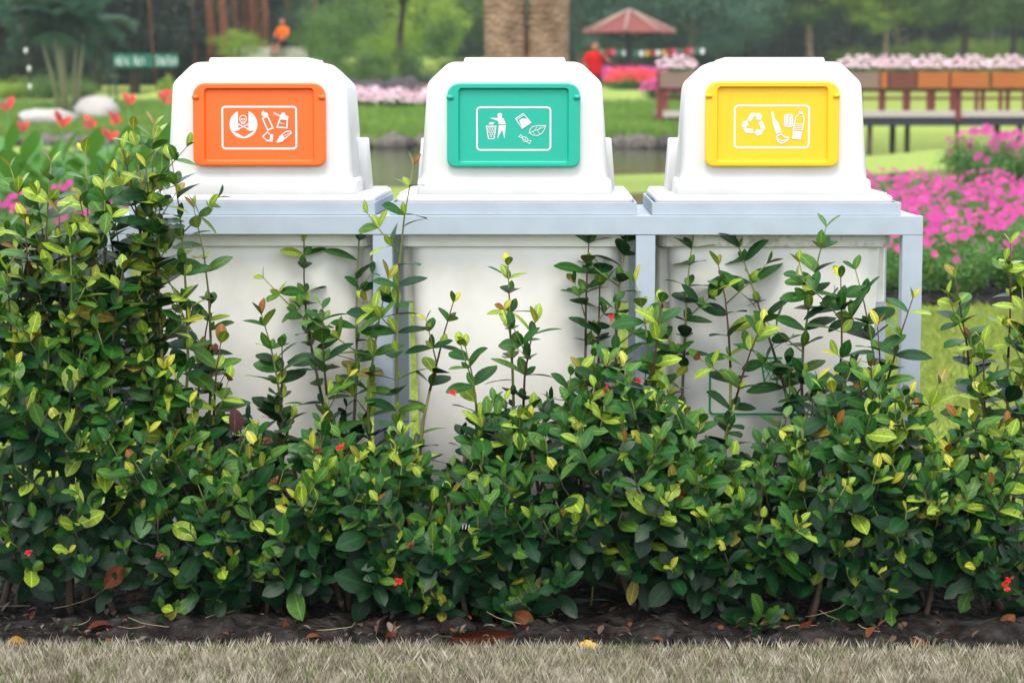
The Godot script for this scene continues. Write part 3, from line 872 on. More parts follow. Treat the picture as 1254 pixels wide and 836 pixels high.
func build_ground() -> void:
	var xs := [-900.0, -300.0, -120.0, -70.0] + span(-45, -13, 2.0) + span(-12, 14, 0.5) + span(15, 60, 2.0) + [120.0, 300.0, 900.0]
	var ds := [-300.0, -60.0, -15.0] + span(-4, 16, 1.0) + span(16.5, 32, 0.5) + span(32.7, 51, 0.7) + span(51.3, 64, 0.3) + span(65, 100, 0.6) + span(102, 160, 3.0) + [200.0, 300.0, 500.0, 900.0]
	setting(sheet(xs, ds, terrain), "ground", M.lawn)
	var st := begin()
	var y := WATER
	quad(st, Vector3(-60, y, EYE.z - 15), Vector3(-60, y, EYE.z - 103), Vector3(70, y, EYE.z - 103), Vector3(70, y, EYE.z - 15))
	setting(st, "water", M.water)
	var nz := FastNoiseLite.new()
	nz.seed = 4
	nz.frequency = 3.0
	var clod := func(x: float, d: float) -> float:
		return 0.006 + 0.045 * maxf(0.0, nz.get_noise_2d(x, d) + 0.2) * clampf((d - 4.78) * 8.0, 0.0, 1.0) + 0.022 * absf(nz.get_noise_2d(x * 4.0, d * 4.0)) * clampf((d - 4.76) * 8.0, 0.0, 1.0)
	setting(sheet(span(-2.6, 2.6, 0.025), span(4.66, 6.5, 0.03), clod), "soil", M.soil)
	setting(sheet(span(-6, 6, 0.5), [-3.0, 0.0, 2.0, 3.0, 4.0, 4.5, 4.72], func(_x, _d): return 0.008), "dry_lawn", M.dry_turf)
	# flower beds, a path on the far side
	var mound := func(x: float, d: float) -> float: return terrain(x, d) + 0.02 + 0.05 * absf(nz.get_noise_2d(x, d))
	for e in [[13.1, 22.5, 1.75, 0.1, 4.0, 0.24], [15.4, 20.0, -4.75, -0.29, -2.75, 0.0]]:     # soil under the flowers, its sides following the planting
		var bs := begin(true)
		var rows := span(e[0], e[1], 0.2)
		for d in rows: for i in 19:
			var x: float = lerpf(e[2] + (d - e[0]) * e[3], e[4] + (d - e[0]) * e[5], i / 18.0)
			bs.add_vertex(Vector3(x, mound.call(x, d), EYE.z - d))
		for j in rows.size() - 1: for i in 18:
			var q := j * 19 + i
			for k in [q, q + 19, q + 20, q, q + 20, q + 1]: bs.add_index(k)
		setting(bs, "flower_bed", M.soil)
	setting(sheet(span(-22, 3.3, 0.5), span(61.2, 63.8, 0.4), func(x, d): return terrain(x, d) + 0.03), "path", M.paving)

func blades(n: int, h: float, w: float, lean: float, spread: float) -> ArrayMesh:
	var st := begin()
	for i in n:
		var a := rng.randf() * TAU
		var p := Vector3(rng.randf_range(-spread, spread), 0, rng.randf_range(-spread, spread))
		var s := Vector3(cos(a), 0, sin(a)) * w
		var l := Vector3(rng.randf_range(-lean, lean), 1.0, rng.randf_range(-lean, lean)) * h * rng.randf_range(0.5, 1.1)
		var m := p + l * 0.55 + Vector3(0, h * 0.1, 0)
		var c := rng.randf_range(0.75, 1.15)
		st.set_color(Color(c, c, c * rng.randf_range(0.9, 1.05)))
		tri(st, p - s, m, p + s)
		tri(st, p + s * 0.4, m + s * 0.7, p + l)
		tri(st, p - s * 0.2, p + l, m - s * 0.5)
	st.generate_normals()
	return st.commit()

func build_grass() -> void:
	var xfs := []
	var cols := []
	var tuft := blades(7, 0.040, 0.0013, 0.6, 0.026)
	var straw := [Color(0.74, 0.70, 0.62), Color(0.64, 0.60, 0.53), Color(0.84, 0.81, 0.75), Color(0.49, 0.45, 0.39), Color(0.42, 0.50, 0.28)]
	for i in 19000:
		var d := 4.1 + 0.66 * sqrt(rng.randf())
		if d > 4.73 and rng.randf() < 0.6: continue
		var p := Vector3(rng.randf_range(-1.75, 1.6), 0.006, EYE.z - d)
		var s := rng.randf_range(0.6, 1.15)
		xfs.append(Transform3D(Basis(Vector3.UP, rng.randf() * TAU).scaled(Vector3(s, s * rng.randf_range(0.6, 1.1), s)), p))
		cols.append(tint(straw[4 if rng.randf() < 0.10 else rng.randi_range(0, 3)]))
	meta(scatter("dry_grass", tuft, M.tinted_straw, xfs, cols, self), "short straw coloured mown grass in front of the hedge", "grass")
	xfs = []
	cols = []
	tuft = blades(8, 0.06, 0.003, 0.7, 0.06)
	for i in 26000:
		var d := rng.randf_range(6.6, 15.0)
		var x := rng.randf_range(-0.28, 0.27) * d
		if d > 12.9 and x > 1.7 or d > 15.3: continue
		var s := rng.randf_range(0.6, 1.2) * lerpf(0.8, 1.5, (d - 6.6) / 8.4)
		xfs.append(Transform3D(Basis(Vector3.UP, rng.randf() * TAU).scaled(Vector3(s, s * 0.7, s)), Vector3(x, terrain(x, d), EYE.z - d)))
		cols.append(tint(Color(0.57, 0.65, 0.30).lerp(Color(0.68, 0.72, 0.40), rng.randf()), rng.randf_range(0.8, 1.15)))
	meta(scatter("lawn_grass", tuft, M.tinted_straw, xfs, cols, self), "bright green lawn grass behind the bins", "grass")
	xfs = []
	cols = []
	tuft = blades(10, 0.22, 0.012, 0.7, 0.2)
	for i in 9000:
		var x := rng.randf_range(-16, 5)
		var d := far_shore(x) + 0.2 + 8.0 * pow(rng.randf(), 1.5)
		if d > 61.0 and d < 64.0: continue
		var s := rng.randf_range(0.6, 1.2)
		xfs.append(Transform3D(Basis(Vector3.UP, rng.randf() * TAU).scaled(Vector3(s, s * 0.8, s)), Vector3(x, terrain(x, d), EYE.z - d)))
		cols.append(tint(Color(0.44, 0.60, 0.26).lerp(Color(0.54, 0.66, 0.32), rng.randf()), rng.randf_range(0.75, 1.15)))
	meta(scatter("bank_grass", tuft, M.tinted_straw, xfs, cols, self), "longer green grass on the pond's far bank", "grass")

# ---------------------------------------------------------------- foreground litter
func build_litter() -> void:
	var spots := [[595, 789, 0.74, 0.155, "dead_red", 95, "long red brown curled dead leaf lying on the soil edge"], [466, 783, 0.70, 0.05, "dead_grey", 20, "greyish lobed dead leaf standing at the soil edge"], [478, 764, 0.66, 0.05, "dead_brown", 200, "small brown dead leaf above the greyish lobed one"], [458, 828, 0.93, 0.035, "dead_red", 40, "small orange brown leaf lying in the dry grass"],
		[1128, 797, 0.75, 0.05, "dead_brown", 130, "tan dead leaf at the soil edge below the dark soil mound"], [1235, 768, 0.66, 0.05, "dead_brown", 60, "tan dead leaf at the right edge of the soil"], [990, 785, 0.70, 0.06, "dead_red", 10, "curled red brown leaf under the hedge near its right third"], [1028, 792, 0.73, 0.04, "dead_red", 170, "narrow reddish leaf propped on the soil edge"], [1068, 790, 0.73, 0.04, "dead_brown", 30, "small brown leaf beside the narrow reddish one"],
		[385, 800, 0.76, 0.04, "dead_brown", 80, "pale tan curled leaf at the left soil edge"], [296, 792, 0.70, 0.055, "dead_red", 100, "red brown dead leaf below the orange flap bin"], [347, 788, 0.70, 0.04, "dead_red", 20, "small dark red leaf beside the pale tan one"], [122, 795, 0.70, 0.06, "dead_red", 70, "broad brown leaf half sunk in soil on the left"], [22, 810, 0.82, 0.05, "dead_yellow", 60, "yellow leaf lying in the dry grass on the left"], [808, 799, 0.75, 0.035, "dead_brown", 110, "brown leaf at the soil edge under the green flap bin"],
		[288, 530, 0.58, 0.06, "dead_purple", 5, "withered purple brown leaf caught in the hedge"], [1050, 830, 0.95, 0.03, "dead_red", 80, "red brown leaf scrap in the dry grass on the right"], [640, 774, 0.63, 0.06, "dead_brown", 300, "brown leaf lying in shade under the hedge middle"], [530, 768, 0.62, 0.08, "dead_brown", 270, "brown leaf lying in shade left of the long curled one"], [140, 720, 0.62, 0.07, "dead_red", 40, "red brown dead leaf hanging low in the left hedge"]]
	for s in spots:
		var p := P(s[0], s[1], s[2])
		if s[1] > 740 and p.y < 0.02: p.y = 0.022
		var o := thing("fallen_leaf", s[6], "leaf", p, 0, "dead leaves on and under the hedge")
		var st := begin(true)
		var q := inst(leaf_mesh(0.30 if s[3] < 0.1 else 0.17, 0.7, 0.25, 0.5, -1 if s[4] != "dead_grey" else 3, 8), "blade", M[s[4]], o)
		var b := Basis(Vector3.UP, deg_to_rad(rng.randf_range(-25, 25))) * Basis(Vector3(0, 0, 1), deg_to_rad(-s[5])) * Basis(Vector3.UP, rng.randf_range(-0.6, 0.6))
		if s[1] > 740: b = Basis(Vector3.RIGHT, deg_to_rad(rng.randf_range(-70, -30))) * b
		if s[3] > 0.1: b = Basis(Vector3(0, 0, 1), deg_to_rad(-s[5])) * Basis(Vector3.UP, 0.2)
		q.transform = Transform3D(b.scaled_local(Vector3.ONE * s[3]), Vector3(-s[3] * 0.5 * sin(deg_to_rad(s[5])), 0, 0))
		tube(st, [b * Vector3(0, -0.18, 0.01) * s[3] + q.position, b * Vector3(0, 0.0, 0.0) * s[3] + q.position, b * Vector3(0, 0.5, -0.05) * s[3] + q.position], [0.001, 0.0013, 0.0006], 4)
		put(st, "midrib", M.twig, o)
	var o := thing("yellow_scrap", "small bright yellow plastic scrap on the dry grass edge", "litter", P(720, 800, 0.80))
	o.position.y = 0.012
	var st := begin()
	bar(st, Vector3(-0.019, -0.004, -0.006), Vector3(0.019, 0.014, 0.008), 0.004)
	put(st, "scrap", M.yellow_scrap, o).rotation = Vector3(-0.4, 0.3, -0.15)
	st = begin()
	bar(st, Vector3(-0.010, 0.012, -0.004), Vector3(0.004, 0.018, 0.006), 0.002)
	put(st, "torn_edge", M.yellow_scrap, o).rotation = Vector3(-0.4, 0.3, -0.3)
	o = thing("wrapper", "crumpled black wrapper with white print caught inside the hedge", "litter", P(566, 644, 0.57))
	st = begin()
	blob(st, Vector3.ZERO, Vector3(0.022, 0.011, 0.012), 5, 0.6, 6, 9)
	put(st, "film", M.black_film, o)
	st = begin()
	for k in 5:
		var x := -0.014 + k * 0.007
		quad(st, Vector3(x, -0.004, 0.0155), Vector3(x + 0.002, 0.006, 0.0155), Vector3(x + 0.004, 0.005, 0.0155), Vector3(x + 0.002, -0.005, 0.0155))
	put(st, "print", M.sign_white, o)
	# crumbled leaves on the soil
	var xfs := []
	var cols := []
	for i in 1500:
		var p := Vector3(rng.randf_range(-1.7, 1.6), rng.randf_range(0.012, 0.04), EYE.z - rng.randf_range(4.8, 5.5))
		var s2 := rng.randf_range(0.008, 0.03)
		xfs.append(Transform3D(Basis(Vector3.UP, rng.randf() * TAU) * Basis(Vector3.RIGHT, rng.randf_range(-2.2, -0.6)).scaled(Vector3.ONE * s2), p))
		cols.append(tint([Color(0.34, 0.27, 0.22), Color(0.22, 0.20, 0.19), Color(0.42, 0.38, 0.34), Color(0.40, 0.24, 0.16), Color(0.20, 0.27, 0.20)][rng.randi_range(0, 4)]))
	meta(scatter("leaf_litter", leaf_meshes[6], M.tinted_straw, xfs, cols, self), "crumbled dead leaves littering the soil under the hedge", "leaf litter")
	# clods and twigs
	for i in 50:
		var p := Vector3(rng.randf_range(-1.5, 1.4), 0.01, EYE.z - rng.randf_range(4.9, 5.25))
		st = begin(true)
		blob(st, Vector3.ZERO, Vector3(1.2, 0.7, 1.0) * rng.randf_range(0.015, 0.04), i, 0.5, 6, 9)
		var c := put(st, "soil_clod", M.soil, self)
		c.position = p
		meta(c, "dark lump of soil under the hedge", "soil clod", "soil clods under the hedge")
	for i in 24:
		var a := Vector3(rng.randf_range(-1.5, 1.4), 0.03, EYE.z - rng.randf_range(4.87, 5.15))
		var l := rng.randf_range(0.05, 0.16)
		var g := rng.randf() * TAU
		st = begin(true)
		var up := rng.randf_range(0.0, 0.6)
		tube(st, range(6).map(func(q): return Vector3(cos(g + q * 0.12), up * q / 5.0 + 0.04 * sin(q * 1.1), sin(g + q * 0.12) * 0.6) * l * q / 5.0), [0.0010, 0.0010, 0.0009, 0.0008, 0.0007, 0.0005], 4)
		var c := put(st, "dry_twig", M.dead_straw, self)
		c.position = a
		meta(c, "thin pale dry stalk lying on the soil under the hedge", "twig", "dry stalks under the hedge")

# ---------------------------------------------------------------- plants
func make_crown(seed_: int, n: int, leaf: float, clumps: int, tight: float, hang := 0.0) -> ArrayMesh:
	var r := RandomNumberGenerator.new()
	r.seed = seed_
	var centres := []
	for i in clumps:
		var v := Vector3(r.randfn(), r.randfn(), r.randfn()).normalized() * pow(r.randf(), 0.4) * 0.78
		centres.append([v, r.randf_range(0.7, 1.3), r.randf_range(0.75, 1.2)])
	var vs := PackedVector3Array()
	var ns := PackedVector3Array()
	var cs := PackedColorArray()
	for i in n:
		var c: Array = centres[r.randi_range(0, clumps - 1)]
		var off: Vector3 = Vector3(r.randfn(), r.randfn() * 0.8 - absf(r.randfn()) * hang, r.randfn()) * tight * c[1] * 0.5
		var p: Vector3 = c[0] + off
		if p.length() > 1.15: p = p.normalized() * 1.1
		var nor := (p.normalized() * 0.6 + Vector3(r.randfn(), r.randfn() + 0.5, r.randfn()) * 0.6).normalized()
		var d := nor.cross(Vector3(r.randfn(), r.randfn(), r.randfn())).normalized()
		d = (d - Vector3(0, hang, 0)).normalized()
		nor = (nor - d * nor.dot(d)).normalized()
		var s := nor.cross(d).normalized() * leaf * 0.28
		var l := d * leaf * r.randf_range(0.7, 1.3)
		var g: float = c[2] * r.randf_range(0.75, 1.25)
		var col := Color(g * r.randf_range(0.85, 1.2), g, g * r.randf_range(0.7, 1.1))
		for v in [p, p + l * 0.5 + s, p + l, p, p + l, p + l * 0.5 - s]:
			vs.append(v)
			ns.append(nor)
			cs.append(col)
	var a := []
	a.resize(Mesh.ARRAY_MAX)
	a[Mesh.ARRAY_VERTEX] = vs
	a[Mesh.ARRAY_NORMAL] = ns
	a[Mesh.ARRAY_COLOR] = cs
	var m := ArrayMesh.new()
	m.add_surface_from_arrays(Mesh.PRIMITIVE_TRIANGLES, a)
	return m

func make_bloom(seed_: int, n: int, size: float) -> ArrayMesh:    # small open blossoms over the top of a mound of radius 1
	var r := RandomNumberGenerator.new()
	r.seed = seed_
	var st := begin()
	for i in n:
		var d := Vector3(r.randfn(), absf(r.randfn()) * 0.9, r.randfn()).normalized()
		var c := d * r.randf_range(0.9, 1.12)
		var nor := (d + Vector3(0, 0.3, 0.5)).normalized()
		var s := nor.cross(Vector3(0.2, 0.1, 1)).normalized()
		var t := s.cross(nor)
		var q := []
		for k in 10:
			var a := TAU * k / 10
			q.append(c + (s * cos(a) + t * sin(a)) * size * (1.0 if k % 2 == 0 else 0.62) + nor * size * 0.15)
		for k in 10: tri(st, c, q[k], q[(k + 1) % 10])
	st.generate_normals()
	return st.commit()

func tone(n: String, c: Color) -> void:
	var m: StandardMaterial3D = M.tinted_leaf.duplicate()
	m.resource_name = n
	m.albedo_color = c
	M[n] = m

func make_plants() -> void:
	crown_meshes = [make_crown(1, 5200, 0.075, 26, 0.42), make_crown(2, 3600, 0.085, 22, 0.34, 0.3), make_crown(3, 3000, 0.10, 30, 0.30, 0.8), make_crown(4, 6000, 0.055, 60, 0.30)]
	tone("leaf_dark", Color(0.20, 0.31, 0.22))
	tone("leaf_mid", Color(0.36, 0.49, 0.23))
	tone("leaf_lime", Color(0.56, 0.66, 0.22))
	tone("leaf_blue", Color(0.29, 0.44, 0.37))
	tone("leaf_thicket", Color(0.10, 0.18, 0.13))
	tone("leaf_wood", Color(0.24, 0.33, 0.25))
	tone("leaf_bed", Color(0.40, 0.58, 0.30))
	tone("leaf_canna", Color(0.36, 0.58, 0.20))
	mat("dead_straw", Color(0.66, 0.60, 0.48), 0.9, 0.2)

func tree(n: String, label: String, at: Vector3, trunk_h: float, r: float, lean: Vector3, bark: Material, crowns: Array, group := "") -> Node3D:
	# crowns: [offset, radii, mesh number, material]
	var o := thing(n, label, "tree", at, 0, group)
	var st := begin(true)
	tube(st, [Vector3(0, -0.3, 0), Vector3(0, 0.15, 0) + lean * 0.02, lean * 0.35 + Vector3(0, trunk_h * 0.35, 0), lean * 0.7 + Vector3(0.06, trunk_h * 0.7, 0), lean + Vector3(0, trunk_h, 0)], [r * 1.5, r * 1.15, r, r * 0.85, r * 0.6], 9)
	var fork := lean * 0.7 + Vector3(0.06, trunk_h * 0.7, 0)
	for c in crowns:
		var e: Vector3 = c[0]
		tube(st, [fork, fork.lerp(e, 0.5) + Vector3(0, 0.2, 0), e], [r * 0.55, r * 0.35, r * 0.12], 6)
	put(st, "trunk", bark, o)
	for c in crowns:
		var q := inst(crown_meshes[c[2]], "crown", c[3], o)
		q.transform = Transform3D(Basis(Vector3.UP, rng.randf() * TAU).scaled(c[1]), c[0])
	return o

func bush(n: String, label: String, at: Vector3, size: Vector3, mesh: int, m: Material, group := "") -> Node3D:
	var o := thing(n, label, "bush", at, 0, group)
	var q := inst(crown_meshes[mesh], "foliage", m, o)
	q.transform = Transform3D(Basis(Vector3.UP, rng.randf() * TAU).scaled(size), Vector3(0, size.y * 0.85, 0))
	var st := begin(true)
	tube(st, [Vector3(0, -0.2, 0), Vector3(0.02, size.y * 0.5, 0), Vector3(0, size.y, 0)], [0.06, 0.05, 0.02], 6)
	put(st, "stem", M.dark_bark, o)
	return o

func make_petals(size: float) -> ArrayMesh:
	var st := begin()
	for k in 5:
		var a := TAU * k / 5
		var d := Vector3(cos(a), 0.25, sin(a))
		var s := Vector3(-sin(a), 0, cos(a))
		tri(st, Vector3.ZERO, (d * 0.75 + s * 0.42) * size, d * size)
		tri(st, Vector3.ZERO, d * size, (d * 0.75 - s * 0.42) * size)
	st.generate_normals()
	return st.commit()

func build_flowers() -> void:
	var petals := make_petals(0.024)
	var protos := []
	var group := "magenta flowering plants of the bed right of the stand"
	var lab := "magenta flowering plant in the bed right of the stand"
	var spots := []
	var d := 13.5
	while d < 22.2:
		var x := 1.95 + (d - 13.5) * 0.11 + rng.randf_range(0, 0.3)
		while x < 0.24 * d + 0.5:
			spots.append([x + rng.randf_range(-0.1, 0.1), d + rng.randf_range(-0.15, 0.15), 1.0, lab, group])
			x += 0.40
		d += 0.52
	for i in 9: spots.append([rng.randf_range(4.6, 6.6), rng.randf_range(24.5, 26.5), 1.7, "large magenta flowering plant on the mound behind the right bed", "large magenta plants of the mound"])
	d = 15.6
	while d < 17.6:
		var x := -0.29 * d
		while x < -3.0:
			spots.append([x + rng.randf_range(-0.1, 0.1), d + rng.randf_range(-0.15, 0.15), 0.95, "magenta flowering plant in the bed left of the stand", "magenta flowering plants of the bed left of the stand"])
			x += 0.42
		d += 0.5
	for i in spots.size():
		var s: Array = spots[i]
		var at := Vector3(s[0], terrain(s[0], s[1]) + 0.02, EYE.z - s[1])
		if i < 5:
			var o := thing("magenta_plant", s[3], "flowering plant", at, 0, s[4])
			var q := inst(crown_meshes[1], "foliage", M.leaf_bed, o)
			q.transform = Transform3D(Basis(Vector3.UP, i).scaled(Vector3(0.27, 0.22, 0.27)), Vector3(0, 0.19, 0))
			var st := begin(true)
			for k in 3: tube(st, [Vector3(0, -0.03, 0), Vector3(rng.randf_range(-0.1, 0.1), 0.2, rng.randf_range(-0.1, 0.1))], [0.008, 0.004], 5)
			put(st, "stem", M.green_stem, o)
			for k in 14:
				var dir := Vector3(rng.randfn(), absf(rng.randfn()) + 0.5, rng.randfn() + 0.3).normalized()
				var b := inst(petals, "blossom", M.magenta_petal if rng.randf() < 0.75 else M.rose_petal, o)
				var y := (dir + Vector3(0, 0.2, 0.7)).normalized()
				var x := y.cross(Vector3(0, 0.1, 1)).normalized()
				b.transform = Transform3D(Basis(x, y, x.cross(y)).scaled_local(Vector3.ONE * rng.randf_range(0.9, 1.5)), Vector3(0, 0.17, 0) + dir * Vector3(0.29, 0.24, 0.29))
			protos.append(o)
		else:
			copy(protos[i % 5], "magenta_plant", s[3], at, rng.randf_range(-0.7, 0.7), s[4], Vector3.ONE * s[2] * rng.randf_range(0.85, 1.15))
	# cannas with red flowers, behind the left bed
	var k2 := 0
	for c in [[8, 118, 18.6], [28, 146, 18.2], [75, 140, 18.8], [110, 141, 18.4], [131, 154, 18.0], [140, 136, 18.7], [156, 113, 19.0], [201, 112, 19.2], [50, 175, 17.9], [90, 168, 18.0], [170, 172, 18.1], [-30, 140, 18.5], [14, 185, 17.8], [185, 195, 18.0], [120, 190, 17.7], [65, 195, 17.7], [150, 180, 18.3], [210, 180, 18.9], [-10, 170, 18.3]]:
		var tip := P(c[0], c[1], EYE.z - c[2])
		var base := Vector3(tip.x, terrain(tip.x, c[2]), tip.z)
		var flowers: bool = k2 < 8
		var o := thing("canna", ["canna plant with the tall red flower leftmost of all", "canna plant with the low double red flower near the left edge", "canna plant with the red flower left of the pale boulders", "canna plant with the red flower in front of the pale boulder", "canna plant with the lowest red bud among the leaves", "canna plant with the red flower just right of the pale boulder", "canna plant with the tallest red flower under the green sign", "canna plant with the orange red flower beside the orange flap bin"][k2] if flowers else "leafy canna plant without flower in the bed left of the stand", "flowering plant", base, 0, "cannas of the bed left of the stand")
		var h := tip.y - base.y
		var st := begin(true)
		tube(st, [Vector3(0, -0.05, 0), Vector3(0.01, h * 0.5, 0), Vector3(0, h - 0.03, 0)], [0.014, 0.011, 0.006], 6)
		put(st, "stem", M.leaf_canna_plain, o)
		for j in 9:
			var a := j * 2.4 + rng.randf()
			var up := rng.randf_range(0.35, 1.0)
			var dir := Vector3(cos(a), up * 1.3, sin(a) + 0.3).normalized()
			var nor := (Vector3(0, 1, 0.4) - dir * dir.dot(Vector3(0, 1, 0.4))).normalized()
			var s := rng.randf_range(0.30, 0.46)
			var q := inst(leaf_meshes[[0, 1, 3][j % 3]], "leaf", M.leaf_canna_plain, o)
			q.transform = Transform3D(Basis(dir.cross(nor), dir, nor).scaled_local(Vector3(s * 0.85, s, s)), Vector3(0, minf(h * 0.75, 0.75) * j / 10.0, 0))
		if flowers:
			for j in 7:
				var a := j * 0.9
				var dir := Vector3(cos(a) * rng.randf_range(0.4, 1.1), rng.randf_range(0.3, 1.0), sin(a) * 0.8).normalized()
				var nor := (Vector3(0, 0.2, 1) - dir * dir.dot(Vector3(0, 0.2, 1))).normalized()
				var q := inst(leaf_meshes[j % 4], "petal", M.red_petal, o)
				q.transform = Transform3D(Basis(dir.cross(nor), dir, nor).scaled_local(Vector3(0.085, 0.10, 0.10) * rng.randf_range(0.6, 1.25)), Vector3(0, h - 0.08 + rng.randf_range(-0.04, 0.03), 0))
		k2 += 1

func build_bridge() -> void:
	var z := EYE.z - 55.0
	var o := thing("footbridge", "long low footbridge with red brown railings across the pond", "bridge", Vector3(X(1100, 55), WATER, z))
	var x0 := X(806, 55)
	var x1 := X(1330, 55)
	var w := func(st: SurfaceTool, lo: Vector3, hi: Vector3, b := 0.01) -> void: bar(st, lo - o.position, hi - o.position, b)
	var st := begin()
	w.call(st, Vector3(x0, H(143.5, z), z - 2.2), Vector3(x1, H(135.5, z), z))
	put(st, "deck", M.deck, o)
	for k in 2:
		st = begin()
		w.call(st, Vector3(x0 - 0.15, H(154, z), z - 0.25 - k * 1.9), Vector3(x1, H(143.6, z), z - 0.05 - k * 1.9))
		put(st, "beam", M.dark_beam, o)
	for p in [[1066, 7, "grey_wood"], [1094, 8, "black_paint"], [1112, 7, "black_paint"], [1173, 5, "grey_wood"], [1222, 9, "grey_wood"], [1250, 8, "black_paint"], [870, 8, "black_paint"], [960, 8, "grey_wood"], [1300, 8, "black_paint"], [812, 14, "black_paint"]]:
		st = begin(true)
		var r: float = p[1] * 0.0101
		var q := Vector3(X(p[0], 55.6), 0, z - 0.6) - o.position
		tube(st, [q + Vector3(0, -1.0, 0), q + Vector3(0, H(154, z) + 0.0, 0)], [r, r * 0.95], 9)
		put(st, "pile", M[p[2]], o)
	for k in 2:
		var zz := z - 0.06 - k * 2.0
		var px := 808.0 + k * 11
		while px < 1330:
			st = begin()
			var big := int((px - 808) / 30.5) % 4 == 0
			var x := X(px, 55)
			w.call(st, Vector3(x - (0.075 if big else 0.05), H(135.4, z) - (0.25 if big and k == 0 else 0.0), zz - 0.06), Vector3(x + (0.075 if big else 0.05), H(88 if big else 108, z), zz + (0.09 if big and k == 0 else 0.04)))
			put(st, "post", M.red_paint, o)
			px += 30.5
		for y in [[108, 111.5], [119, 121.5]]:
			st = begin()
			w.call(st, Vector3(x0, H(y[1], z), zz - 0.045), Vector3(x1, H(y[0], z), zz + 0.025))
			put(st, "rail", M.red_paint, o)
	# planters on the railing and the petunias in them
	var bloom := make_bloom(11, 120, 0.11)
	var i := 0
	for b in [[808, 848, "grey_wood", "grey wooden planter box at the bridge's left end"], [1030, 1076, "grey_wood", "grey wooden planter box just right of the yellow flap bin"], [1078, 1086, "orange_wood", "narrow orange wooden planter box on the bridge railing"], [1088, 1121, "brown_wood", "dark red brown planter box on the bridge railing"], [1123, 1161, "orange_wood", "orange planter box right of the dark red brown one"], [1164, 1209, "orange_wood", "longest orange planter box on the bridge railing"], [1214, 1256, "orange_wood", "orange planter box nearest the picture's right edge"], [1260, 1300, "orange_wood", "orange planter box beyond the picture's right edge"], [870, 905, "grey_wood", "grey planter box hidden behind the yellow flap bin"], [985, 1028, "brown_wood", "brown planter box hidden behind the yellow flap bin"]]:
		var a := X(b[0], 54.9)
		var c := X(b[1], 54.9)
		var y0 := H(107.6, z)
		var y1 := H(88, z)
		var at := Vector3((a + c) / 2, y0, z + 0.0)
		if b[0] > 850 and b[0] < 1029: continue
		var t := thing("planter_box", b[3], "planter", at, 0, "planter boxes on the bridge railing")
		var hw := (c - a) / 2
		for k in 2:
			st = begin()
			bar(st, Vector3(-hw, 0.0, -0.2 + k * 0.36), Vector3(hw, y1 - y0, -0.16 + k * 0.36), 0.006)
			put(st, "side_panel", M[b[2]], t)
			st = begin()
			bar(st, Vector3(-hw if k == 0 else hw - 0.04, 0.0, -0.158), Vector3(-hw + 0.04 if k == 0 else hw, y1 - y0, 0.158), 0.006)
			put(st, "end_panel", M[b[2]], t)
		st = begin()
		bar(st, Vector3(-hw + 0.042, 0.28, -0.157), Vector3(hw - 0.042, 0.34, 0.157), 0.006)
		put(st, "soil_fill", M.soil, t)
		var f := thing("petunia", "pale pink petunias overflowing the " + b[3].replace(" on the bridge railing", "").replace("planter box", "box"), "flowering plant", at + Vector3(0, y1 - y0 - 0.05, 0), 0, "pink petunias in the bridge planters")
		var q := inst(crown_meshes[1], "foliage", M.leaf_bed, f)
		q.transform = Transform3D(Basis.IDENTITY.scaled(Vector3(hw + 0.05, 0.22, 0.26)), Vector3(0, 0.08, 0))
		q = inst(bloom, "blossoms", M.pink_petal, f)
		q.transform = Transform3D(Basis.IDENTITY.scaled(Vector3(hw + 0.08, 0.30, 0.28)), Vector3(0, 0.16, 0))
		q.set_meta("kind", "stuff")
		q = inst(bloom, "blossoms", M.pink_petal, f)
		q.transform = Transform3D(Basis(Vector3.UP, PI).scaled_local(Vector3(hw + 0.04, 0.22, 0.24)), Vector3(0, 0.14, 0))
		q.set_meta("kind", "stuff")
		i += 1

func flower_row(px0: float, px1: float, d0: float, d1: float, m: Material, r: float, bloom: Mesh, label: String, group: String) -> void:
	var n := int(absf(X(px1, d0) - X(px0, d0)) / (r * 1.5) * ((d1 - d0) / (r * 1.6) + 1.0))
	var src: Node3D = null
	for i in n:
		var d := lerpf(d0, d1, rng.randf())
		var x := lerpf(X(px0, d), X(px1, d), (i + rng.randf()) / n)
		var at := Vector3(x, terrain(x, d), EYE.z - d)
		if src == null:
			src = thing("bedding_plant", label, "flowering plant", at, 0, group)
			var q := inst(crown_meshes[1], "foliage", M.leaf_bed, src)
			q.transform = Transform3D(Basis.IDENTITY.scaled(Vector3(r, r * 0.8, r)), Vector3(0, r * 0.5, 0))
			q = inst(bloom, "blossoms", m, src)
			q.transform = Transform3D(Basis.IDENTITY.scaled(Vector3(r, r * 0.9, r)), Vector3(0, r * 0.6, 0))
			q.set_meta("kind", "stuff")
		else:
			copy(src, "bedding_plant", label, at, rng.randf() * TAU, group, Vector3.ONE * rng.randf_range(0.8, 1.2))

